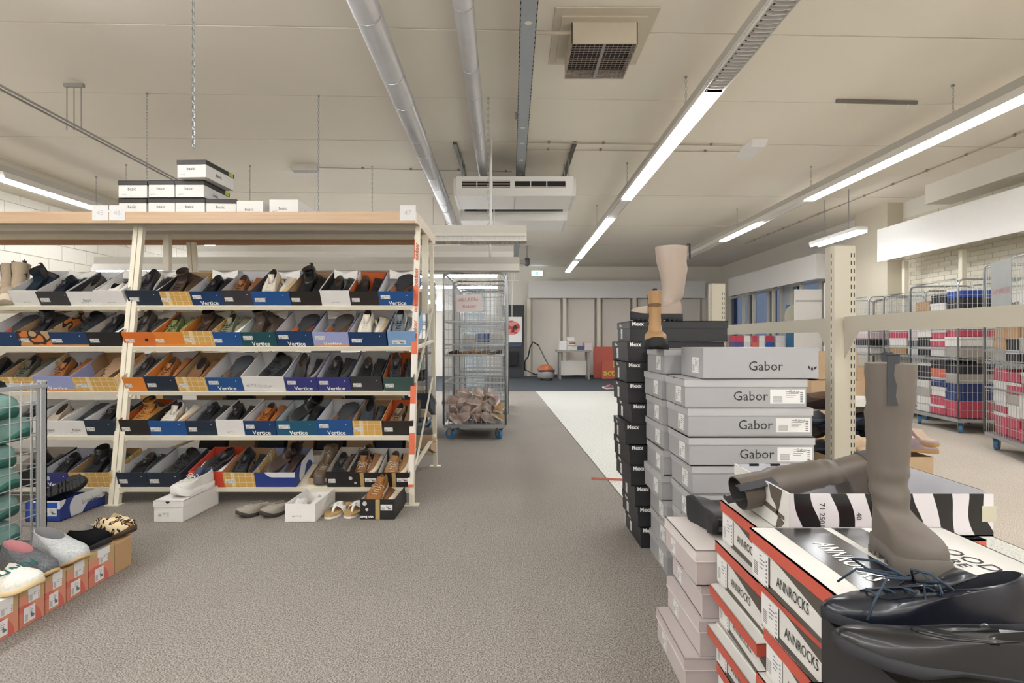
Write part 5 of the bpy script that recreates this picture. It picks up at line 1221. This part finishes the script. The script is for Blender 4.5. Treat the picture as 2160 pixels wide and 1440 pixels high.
# near stack
t_, b_, l_ = None, None, None
for k in range(6):
    t_, b_, l_ = rocks('red-lidded striped boot box, %s of the near striped stack' % ['bottom', 'second lowest', 'third lowest', 'fourth lowest', 'second highest', 'topmost with grey boot on it'][k], [.545, .545, .548, .55, .552, .527][k], [.90, .90, .90, .90, .895, .872][k], .002+k*.1063, .415, [.30, .30, .30, .29, .30, .325][k], .1025, [0, 0, 1, -1, 1, 0][k], 0, lid_top=None, lh=.028)
MB().box(-.160, -.052, -.001, .326, .0282, .0286).obj('black_band', TOPB, l_)
MB().box(-.035, .030, .215, .326, .0282, .0286).obj('black_band', TOPB, l_)
MT = RZ(-90) @ RX(-90)
text('ANNROCKS', .052, WHINK, l_, T(-.108, .150, .0292) @ MT, bold=.02, wide=.62)
text('GOOD', .048, INK, l_, T(.122, .170, .0288) @ RZ(8) @ MT, wide=.95)
text('MORE', .034, INK, l_, T(.085, .165, .0288) @ RZ(8) @ MT)
text('VIBES', .026, INK, l_, T(.058, .150, .0288) @ RZ(8) @ MT)
text('P', .06, mat('#d4604c', .5), l_, T(.055, .055, .0288) @ RZ(8) @ MT)
# nearest open box with dress shoes, on its own stack
for k in range(5):
    rocks('white and dark striped box, %s under the dress shoe box' % ['bottom', 'second lowest', 'middle', 'second highest', 'topmost'][k], .475, .56, .002+k*.1015, .33, .30, .098, 0, 0, letter=k < 4, lh=.022 if k < 4 else .02)
F = mat('#28282a', .4, var=.05)
t = thing('shoe_box', 'open black box nearest the camera, holding two dress shoes', 'box', T(.488+.16, .555, .511))
fb = link('body', tray_mesh(.32, .305, .105, True, F, mat('#3a352e', .7)), t)
text('GIORGIO', .018, mat('#a9a49a', .5), fb, T(-.1606, .12, .07) @ RZ(-90), wide=1.2)
MB().box(-.10, .13, .05, .26, .02, .024).obj('tissue_paper', mat('#a88a5c', .8), t)
sh1 = shoe('dark navy brogue with looped laces, toe pointing left', 'oxford', T(.472, .822, .618) @ RZ(88) @ RX(-1) @ RY(6) @ T(0, -.305, 0) @ Matrix.Diagonal((.92, 1.02, 1.0, 1)), '#151a26', '#1c1e26', '#1a1c24', '#2c3a4a', up_m=mat('#10141f', .3, 0, var=.25, scale=60, bump=.25, coat=.35))
b = MB()
b.tube([(0, .165, .066), (-.03, .185, .092), (-.075, .185, .098), (-.085, .165, .080), (-.04, .150, .076), (0, .165, .066)], .0022, 6); b.tube([(0, .165, .066), (.03, .20, .088), (.075, .215, .080), (.080, .190, .062), (.035, .165, .066), (0, .165, .066)], .0022, 6)
b.tube([(0, .165, .068), (-.03, .22, .080), (-.05, .25, .055), (-.055, .265, .03)], .002, 6); b.tube([(0, .165, .068), (.035, .23, .075), (.055, .25, .050)], .002, 6)
b.obj('lace_bow', mat('#2c3a4a', .8), sh1, True)
sh2 = shoe('black smooth leather dress shoe with a snap button', 'loafer', T(.462, .735, .620) @ RZ(68) @ RX(-1) @ RY(12) @ T(0, -.29, 0) @ Matrix.Diagonal((.95, 1.08, 1.05, 1)), '#17171a', '#26262a', '#2a2622', up_m=mat('#131315', .32, 0, var=.1, scale=30, bump=.05, coat=.3))
b = MB(); b.prism([(.005*math.cos(q*PI/6), .005*math.sin(q*PI/6)) for q in range(12)], 0, .003, 0, T(.046, .120, .052) @ RY(72)); b.obj('snap_button', CHROME, sh2)
# ------------------------------------------------------------ tall boots
GREYB = mat('#645c54', .6, var=.06, scale=14, bump=.12)
shoe('tall taupe grey boot standing upright on the red-lidded box', 'grey_tall', T(.724, 1.075, .6435) @ RZ(175) @ Matrix.Diagonal((.76, .70, .885, 1)), '#645c54', '#5f5952', '#b9b6b2', up_m=GREYB, extra={'lining': mat('#8a8580', .9)})
shoe('tall taupe grey boot lying across the open striped box', 'grey_tall', T(.975, 1.47, .745) @ RZ(4) @ RY(-90) @ Matrix.Diagonal((.62, 1, 1, 1)) @ RZ(70) @ Matrix.Diagonal((1.0, .9, .95, 1)), '#645c54', '#4a4643', '#2d2b2a', up_m=mat('#5a514a', .42, var=.08, scale=14, bump=.15))
shoe('tall pale beige boot standing on the black box stack', 'tall', T(.902, 2.90, 1.1525) @ RZ(91) @ T(0, .0, 0) @ Matrix.Diagonal((1, 1.0, .985, 1)), '#b9a494', '#2b2b2e', '#4a423c', up_m=mat('#a8988c', .5, var=.04, scale=12, bump=.08))
shoe('slim tan boot with thick black sole on the grey boxes', 'slim', T(.648, 2.46, 1.0155) @ RZ(168) @ T(0, -.06, 0) @ Matrix.Diagonal((1.0, .9, .97, 1)), '#a07c55', '#1c1c1e', '#6a5238', up_m=mat('#9c7a55', .5, var=.06, scale=12, bump=.08))
# ------------------------------------------------------------ open cartons with slippers behind the post
def carton(label, x0, x1, y0, y1, z0, z1, flaps=True, m=KRAFT):
    t = thing('carton', label, 'box', T((x0+x1)/2, y0, z0)); w = x1-x0; l = y1-y0; h = z1-z0
    link('body', tray_mesh(w, l, h, True, m, m), t)
    if flaps:
        for sx in (-1, 1):
            b = MB(); b.add([(sx*w/2, .01, h), (sx*w/2, l-.01, h), (sx*(w/2+.10), l-.02, h-.09), (sx*(w/2+.10), .02, h-.09)], [(0, 1, 2, 3)]); b.add([(sx*w/2, .01, h-.003), (sx*w/2, l-.01, h-.003), (sx*(w/2+.10), l-.02, h-.093), (sx*(w/2+.10), .02, h-.093)], [(3, 2, 1, 0)]); b.obj('flap', m, t)
    return t
carton('large open cardboard carton heaped with dark slippers', 1.72, 2.28, 2.95, 3.5, .002, .42, False)
rr_ = random.Random(5)
cols = ['#1f2228', '#2b3448', '#1d1d20', '#3a2c28', '#2a3a5c', '#222226']
for k in range(10):
    x = 1.80+.16*(k % 3)+rr_.uniform(-.03, .03); y = 3.06+.13*((k//3) % 2); z = .40+.085*(k//3)
    words = ['black', 'slate blue', 'black', 'dark brown', 'navy', 'charcoal'][k % 6]
    shoe('%s slipper in the carton heap, layer %s, %s across' % (words, ['one', 'two', 'three', 'four'][k//3], ['left', 'middle', 'right'][k % 3]), 'felt' if k % 2 else 'mule', T(x, y+.1, z) @ RZ(rr_.uniform(60, 130)) @ RY(rr_.uniform(-60, 60)) @ T(0, -.12, 0), cols[k % 6], '#2c3240', '#8a7260', up_m=mat(cols[k % 6], .7, var=.1), cat='slipper')
for k, (x, y, z, c_) in enumerate(((2.02, 2.98, .40, '#c4ab92'), (1.93, 3.04, .44, '#cbb49c'), (2.2, 3.02, .44, '#8f7f83'), (2.28, 3.1, .47, '#a48f96'))):
    shoe('fluffy %s slipper at the front of carton, %s' % (['beige', 'pale beige', 'mauve', 'pinkish'][k], ['lower', 'upper', 'right side', 'far right'][k]), 'mule', T(x, y, z) @ RZ([95, 80, 60, 20][k]) @ T(0, -.13, 0) @ Matrix.Diagonal((1.25, .95, 1.1, 1)), c_, '#a07a48', '#d9c9b8', up_m=suede(c_), cat='slipper')
shoe('white fluffy-lined slipper on top of carton heap', 'mule', T(2.02, 3.12, .66) @ RZ(75) @ T(0, -.12, 0), '#d5d2cd', '#2a2a2c', '#dedcd8', cat='slipper')
carton('upper plain cardboard box behind the slotted post', 2.42, 2.72, 4.3, 4.7, .74, .96, False)
carton('lower cardboard box with small print behind the post', 2.36, 2.76, 4.3, 4.7, .42, .735, False)
carton('bottom cardboard box beneath two others behind the post', 2.34, 2.78, 4.28, 4.72, .002, .415, False)
carton('torn cardboard box right of the slotted post', 2.85, 3.25, 4.5, 4.95, .42, .82, True)
carton('cardboard box supporting the torn one behind post', 2.83, 3.27, 4.48, 4.97, .002, .415, False)
# ------------------------------------------------------------ roll cages
def wheel(t, x, y, yaw=20):
    c = MB(); c.box(-.030, .030, -.03, .03, .118, .128); c.add([(-.026, -.03, .118), (-.026, .03, .118), (-.026, .025, .04), (-.026, -.005, .04), (-.022, -.03, .118), (-.022, .03, .118), (-.022, .025, .04), (-.022, -.005, .04)], [(0, 1, 2, 3), (7, 6, 5, 4), (0, 3, 7, 4), (1, 5, 6, 2)])
    c.add([(.022, -.03, .118), (.022, .03, .118), (.022, .025, .04), (.022, -.005, .04), (.026, -.03, .118), (.026, .03, .118), (.026, .025, .04), (.026, -.005, .04)], [(0, 1, 2, 3), (7, 6, 5, 4), (0, 3, 7, 4), (1, 5, 6, 2)])
    o = c.obj('castor', ZINC, t, M=T(x, y, 0) @ RZ(yaw))
    b = MB(); b.tube([(-.016, .012, .055), (.016, .012, .055)], .054, 14); b.obj('wheel', mat('#4a7fae', .5), o)
    b = MB(); b.tube([(-.018, .012, .055), (.018, .012, .055)], .022, 10); b.obj('hub', mat('#c9a94a', .5), o)
def roll_cage(label, x, y, yaw, w=.72, l=.80, h=1.68, front=True, shelf=.75, dens=(.05, .10), mesh_front=True, open_top=True):
    """x,y = near-left corner, w along local x, l along local y"""
    M = T(x, y, 0) @ RZ(yaw); t = thing('roll_cage', label, 'cage', M)
    MB().box(0, w, 0, l, .13, .165).obj('base', ZINC, t)
    for a, c in ((.07, .07), (w-.07, .07), (.07, l-.07), (w-.07, l-.07)): wheel(t, a, c, 15+60*((a*7+c*3) % 1))
    def side(P0, U, ln, nm):
        P0 = Vector(P0); U = Vector(U); Z = Vector((0, 0, 1)); r = .06; top = h+.10
        pts = [P0+Z*.165, P0+Z*(top-r), P0+U*r*.3+Z*(top-r*.3), P0+U*r+Z*top, P0+U*(ln-r)+Z*top, P0+U*(ln-r*.3)+Z*(top-r*.3), P0+U*ln+Z*(top-r), P0+U*ln+Z*.165]
        b = MB(); b.tube(pts, .0115, 8); b.obj('tube_frame', CHROME if False else ZINC, t, True)
        for z in (.60, shelf+.12, 1.25): MB().bar(P0+Z*z, P0+U*ln+Z*z, .010, .014).obj('cross_bar', ZINC, t)
        b = MB(); wire_panel(b, P0+Z*.165, U, Z, ln, top-.17, dens[0], dens[1], .0021); o = b.obj('wire_mesh', WIRE, t); o['kind'] = 'stuff'
    side((0, 0, 0), (0, 1, 0), l, 'left'); side((w, 0, 0), (0, 1, 0), l, 'right'); side((0, l, 0), (1, 0, 0), w, 'rear')
    if front: side((0, 0, 0), (1, 0, 0), w, 'front')
    if shelf:
        MB().box(0, w, 0, .012, shelf, shelf+.02).obj('shelf_rim', ZINC, t); MB().box(0, w, l-.012, l, shelf, shelf+.02).obj('shelf_rim', ZINC, t)
        b = MB(); wire_panel(b, (0, 0, shelf), (1, 0, 0), (0, 1, 0), w, l, .05, .1, .003); o = b.obj('wire_shelf', WIRE, t); o['kind'] = 'stuff'
    return t, M
def cage_fill(M, tagw, w, l, z0, spec, pitch=.118, cols=3, rows=1, y0=.05, cat=None, seed=1, bw=None):
    """closed boxes stacked in a cage; spec is a list of (hex, name)"""
    rq = random.Random(seed); cw = (w-.06)/cols
    for c in range(cols):
        z = z0; k = 0
        while k < len(spec[c % len(spec)]):
            hx, nm = spec[c % len(spec)][k]
            hh = pitch*rq.uniform(.85, 1.1); m = mat(hx, .5, var=.05)
            t = shoebox('%s box %s from bottom, %s column, %s' % (nm, ORD[k] if k < 9 else 'tenth', ['left', 'middle', 'right'][c], tagw), M @ T(.03+cw*(c+.5), y0+rq.uniform(0, .02), z+.002) @ RZ(rq.uniform(-2, 2)), cw*.93, .34, hh*.96, m, m, lid=m if rq.random() < .6 else mat('#dcdad6', .5), lid_h=.03)
            z += hh; k += 1
t, M = roll_cage('wire roll cage in the aisle with pinkish slippers and paper sign', (935-1080)/FPX*5.8+.01, 5.75, -1, .655, .80, 1.66, shelf=.885)
a = W(990, 640, 5.73)
s_ = tag(MB().box(-.135, .135, -.001, .001, -.085, .095).obj('paper_sign', mat('#e0d6d6', .7), M=T(a.x, 5.725, a.z) @ RY(-2)), 'pinkish handwritten paper sign hung on the aisle cage', 'sign')
text('ALLEEN', .055, mat('#b98a90', .8), s_, T(-.01, -.0018, .04), wide=1.1); text('Retour', .050, mat('#c06a74', .8), s_, T(0, -.0018, -.03))
rr_ = random.Random(9); n = 0
for lv in range(4):
    for j in range(5 if lv < 3 else 3):
        for q in range(2 if lv < 2 else 1):
            c_ = ['#b89a92', '#c4aba2', '#a88780', '#cbb8ae', '#b3925a'][(n*3) % 5]
            shoe('%s plush slipper in aisle cage, %s layer, place %s from left, %s' % (['rosy', 'pale pink', 'dusty pink', 'cream', 'mustard'][(n*3) % 5], ['lowest', 'second', 'third', 'top'][lv], ['one', 'two', 'three', 'four', 'five'][j], ['front', 'back'][q]), 'mule', M @ T(.09+j*.12+rr_.uniform(-.01, .01)+(.12 if lv == 3 else 0), .11+q*.25+rr_.uniform(0, .03), .20+lv*.085) @ RZ(rr_.uniform(0, 360)) @ RX(rr_.uniform(-35, 35)) @ RY(rr_.uniform(-50, 50)) @ T(0, -.12, 0) @ Matrix.Diagonal((1.0, .66, 1.3, 1)), c_, '#d8c8c0', '#dcd0ca', up_m=suede(c_), cat='slipper')
            n += 1
for k in range(4):
    shoe('%s, lying on aisle cage shelf, place %s from left' % (['dark heeled sandal', 'tan sandal', 'brown flat shoe', 'black flat shoe'][k], ['one', 'two', 'three', 'four'][k]), 'loafer', M @ T(.10+k*.15, .1, .90) @ RZ(30+k*40) @ T(0, -.1, 0) @ Matrix.Diagonal((.9, .85, .7, 1)), ['#2b2320', '#a98662', '#7a5638', '#26262a'][k], '#8a6a4a')
t, M = roll_cage('wire roll cage left of the aisle cage, half hidden by rack', -1.62, 5.85, 2, .70, .8, 1.66, shelf=.9)
cage_fill(M, 'cage behind rack', .70, .8, .17, [[('#2b4a80', 'blue'), ('#d8d6d2', 'white'), ('#b08d64', 'brown'), ('#d8d6d2', 'white'), ('#2c2c30', 'black'), ('#d8d6d2', 'white'), ('#c9a7a0', 'pink'), ('#d8d6d2', 'white')], [('#d8d6d2', 'white'), ('#2c2c30', 'black'), ('#d8d6d2', 'white'), ('#20305c', 'navy'), ('#d8d6d2', 'white'), ('#b4825a', 'brown'), ('#d8d6d2', 'white')]], cols=3, seed=3)
t, M = roll_cage('empty wire roll cage directly behind the aisle cage', -.74, 7.0, 1, .68, .8, 1.66, shelf=.9)
t, M = roll_cage('far empty wire roll cage third in the aisle row', -.78, 8.1, 0, .68, .8, 1.66, shelf=.9)
cage_fill(M, 'far aisle cage', .68, .8, .93, [[('#8f9aa8', 'grey'), ('#d8d6d2', 'white')], [('#2c2c30', 'black'), ('#3a5a9a', 'blue')]], cols=3, seed=8)
# right-hand cages
P_ = '#b8455a'; B_ = '#26386c'; K_ = '#26262a'; Wt = '#d9d7d3'; O_ = '#cf6a50'; Y_ = '#c9b13e'; N_ = '#b08d64'; G_ = '#a8a29a'
t, M = roll_cage('roll cage with pink, blue and white boxes, right middle distance', 5.02, 6.10, 90-4, .86, .72, 1.64, shelf=.83)
# local x runs away from the camera, local y to the left; put the cage to the right instead
for o_ in [t]: o_.matrix_world = M = T(5.10, 6.98, 0) @ RZ(-96) 
cage_fill(M, 'right middle cage', .86, .72, .17, [[(Wt, 'white'), (Wt, 'white'), (G_, 'grey'), (Wt, 'white'), (K_, 'black'), (K_, 'black')], [(P_, 'pink'), (P_, 'pink'), (Wt, 'white'), (B_, 'navy'), (O_, 'coral'), (K_, 'black')], [(P_, 'pink'), (P_, 'pink'), (B_, 'navy'), (B_, 'navy'), (G_, 'grey'), (K_, 'black')]], cols=3, seed=4, pitch=.105)
cage_fill(M, 'right middle cage upper deck', .86, .72, .86, [[(K_, 'black'), (K_, 'black'), (Wt, 'white'), (K_, 'black'), (Wt, 'white'), (N_, 'brown')], [(Wt, 'white'), (P_, 'pink'), (P_, 'pink'), (Wt, 'white'), (O_, 'coral'), (Wt, 'white'), (K_, 'black')], [(G_, 'grey'), (Wt, 'white'), (P_, 'pink'), (Wt, 'white'), (K_, 'black'), (K_, 'black'), ('#2a4aa0', 'bright blue')]], cols=3, seed=5, pitch=.112)
t, M = roll_cage('nearest roll cage at the right edge with red boxes', 4.62, 5.33, -112, .86, .72, 1.68, shelf=.83)
cage_fill(M, 'nearest right cage', .86, .72, .17, [[(P_, 'red'), (P_, 'red'), (P_, 'red'), (Wt, 'white'), (Wt, 'white'), (P_, 'red')], [(P_, 'red'), (P_, 'red'), (Wt, 'white'), (G_, 'stone'), (P_, 'red'), (P_, 'red')], [(P_, 'red'), (P_, 'red'), (Wt, 'white'), (Wt, 'white'), (P_, 'red'), (G_, 'stone')]], cols=3, seed=6, pitch=.105)
cage_fill(M, 'nearest right cage upper deck', .86, .72, .86, [[(G_, 'stone'), (N_, 'brown'), (N_, 'brown'), (N_, 'brown'), (N_, 'brown'), (Wt, 'white')], [(K_, 'black'), (K_, 'black'), (N_, 'brown'), (N_, 'brown'), (Wt, 'white')], [(K_, 'black'), (G_, 'stone'), (N_, 'brown'), (N_, 'brown')]], cols=3, seed=7, pitch=.112)
s_ = tag(MB().box(.0, .40, -.02, -.014, 0, .42).obj('cardboard_sign', mat('#8f908e', .8, var=.1, scale=8), M=M @ T(.20, 0, 1.36)), 'grey cardboard sign with red capitals on nearest cage', 'sign')
text('DAMMAGE' if False else 'DAMMARK', .075, mat('#b0767a', .7), s_, T(.20, -.0215, .14))
for k, (x, y, yw) in enumerate(((5.42, 7.95, -90), (5.30, 8.9, -90))):
    t, M = roll_cage('roll cage in the right-hand line, %s behind the middle one' % ['first', 'second', 'third'][k], x, y, yw, .80, .60, 1.60, shelf=.83)
    cage_fill(M, 'right line cage %s' % ['one', 'two', 'three'][k], .80, .70, .17, [[(Wt, 'white'), (K_, 'black'), (Wt, 'white'), (B_, 'navy')], [(P_, 'pink'), (Wt, 'white'), (K_, 'black'), (Wt, 'white')]], cols=2, seed=20+k)
    cage_fill(M, 'right line cage %s upper deck' % ['one', 'two', 'three'][k], .80, .70, .86, [[(N_, 'brown'), (Wt, 'white'), (P_, 'pink')], [(Wt, 'white'), (K_, 'black'), ('#d8c0c4', 'pale pink'), (Wt, 'white')]], cols=2, seed=30+k)
# low boxes seen under the windows beyond the beam
for k, (px, c_, nm) in enumerate(((1560, '#5a4f7c', 'violet'), (1578, '#c9c9cc', 'pale grey'), (1592, '#cf6a60', 'coral'), (1606, '#dedcd8', 'white'), (1622, '#35569c', 'blue'), (1646, '#dedcd8', 'white'))):
    x = (px-1080)/FPX*10.8
    for q in range(3): m = mat(c_ if q < 2 else ['#b8455a', '#dedcd8'][k % 2], .5); shoebox('%s box under the windows, %s pile from left, %s' % (nm, ORD[k], ['bottom', 'middle', 'top'][q]), T(x, 10.8, .76+q*.13), .17, .3, .125, m, m, lid=m)
t = thing('trestle_table', 'long low table carrying coloured boxes under the windows', 'table')
MB().box(4.35, 5.5, 10.7, 11.3, .72, .758).obj('tabletop', OFFW, t)
for x in (4.4, 5.42):
    for y in (10.74, 11.22): MB().box(x, x+.04, y, y+.04, 0, .72).obj('leg', GREYP, t)
# ------------------------------------------------------------ stock racks far behind the shoe rack
def stock(label, x0, x1, y, lv, h, seed, top=True):
    t = thing('stock_shelf', label, 'shelf'); rq = random.Random(seed)
    for x in (x0, (x0+x1)/2, x1): MB().box(x-.02, x+.02, y, y+.04, 0, h).obj('upright', METALW, t); MB().box(x-.02, x+.02, y+.44, y+.48, 0, h).obj('upright', METALW, t)
    for z in lv: MB().box(x0, x1, y, y+.48, z-.02, z).obj('shelf', METALW if z < h-.1 else mat('#b4aeb0', .6), t)
    pal = [('#b08d64', 'brown'), ('#2c2c30', 'black'), ('#d8d6d2', 'white'), ('#8a3b3a', 'dark red'), ('#26386c', 'navy'), ('#5a6a4a', 'olive')]
    for li, z in enumerate(lv[:-1] if top else lv):
        x = x0+.06; n = 0
        while x < x1-.25:
            w = rq.uniform(.18, .30); c_, nm = rq.choice(pal); hh = rq.uniform(.2, .3); m = mat(c_, .6)
            if abs(x+w/2-(x0+x1)/2) > .01: shoebox('%s box on %s, level %s, place %s from left' % (nm, label.split(',')[0].replace('long cream ', ''), ['one', 'two', 'three', 'four', 'five'][li], ['one', 'two', 'three', 'four', 'five', 'six', 'seven', 'eight', 'nine', 'ten', 'eleven', 'twelve', 'thirteen', 'fourteen', 'fifteen', 'sixteen', 'seventeen', 'eighteen', 'nineteen', 'twenty'][n]), T(x+w/2, y+.05, z+.001), w, .36, hh, m, m, lid=m)
            x += w+.02; n += 1
stock('stock shelf behind the rack', -5.0, -1.75, 7.2, (.12, .62, 1.1, 1.9), 1.9, 2)
for k, (px, c_, nm, dx) in enumerate(((697, '#7c5a8c', 'purple', .2), (722, '#c08a9c', 'pink', .16), (741, '#bcd0b4', 'pale green', .14), (330, '#b3a3b8', 'lilac', .36), (482, '#d8d6d4', 'white', .22))):
    m = mat(c_, .6); shoebox('%s box lying on top of the stock shelf' % nm, T((px-1080)/FPX*7.25, 7.25, 1.902), dx, .3, .085, m, m, lid=m)
# pale divider and bright goods behind the aisle cages
t = thing('room_divider', 'grey blue divider panel behind the wire cages', 'panel')
A0, A1 = W(983, 600, 12.0), W(1022, 700, 12.0); MB().box(A0.x, A1.x, 12.0, 12.05, .02, A0.z).obj('panel', mat('#9aa5ac', .6), t)
MB().box(A0.x-.65, A0.x-.02, 12.02, 12.05, 1.7, A0.z-.04).obj('panel', WHITE, t); MB().box(A1.x+.02, A1.x+.25, 12.02, 12.05, 1.6, A0.z-.04).obj('panel', WHITE, t)
t = thing('garment_rail', 'white wire hook rack near the exit sign', 'rail')
b = MB(); a = W(1068, 592, 6.0)
for k in range(5): p = W(1066+k*6, 577, 6.0); b.tube([p, W(1066+k*6, 592, 6.0)], .003, 4)
b.tube([W(1064, 592, 6.0), W(1094, 592, 6.0)], .005, 5); b.obj('hooks', WHITE, t)
b = MB(); b.tube([W(1080, 592, 6.0), W(1080, 668, 6.0)], .004, 5); b.obj('cord', WHITE, t)
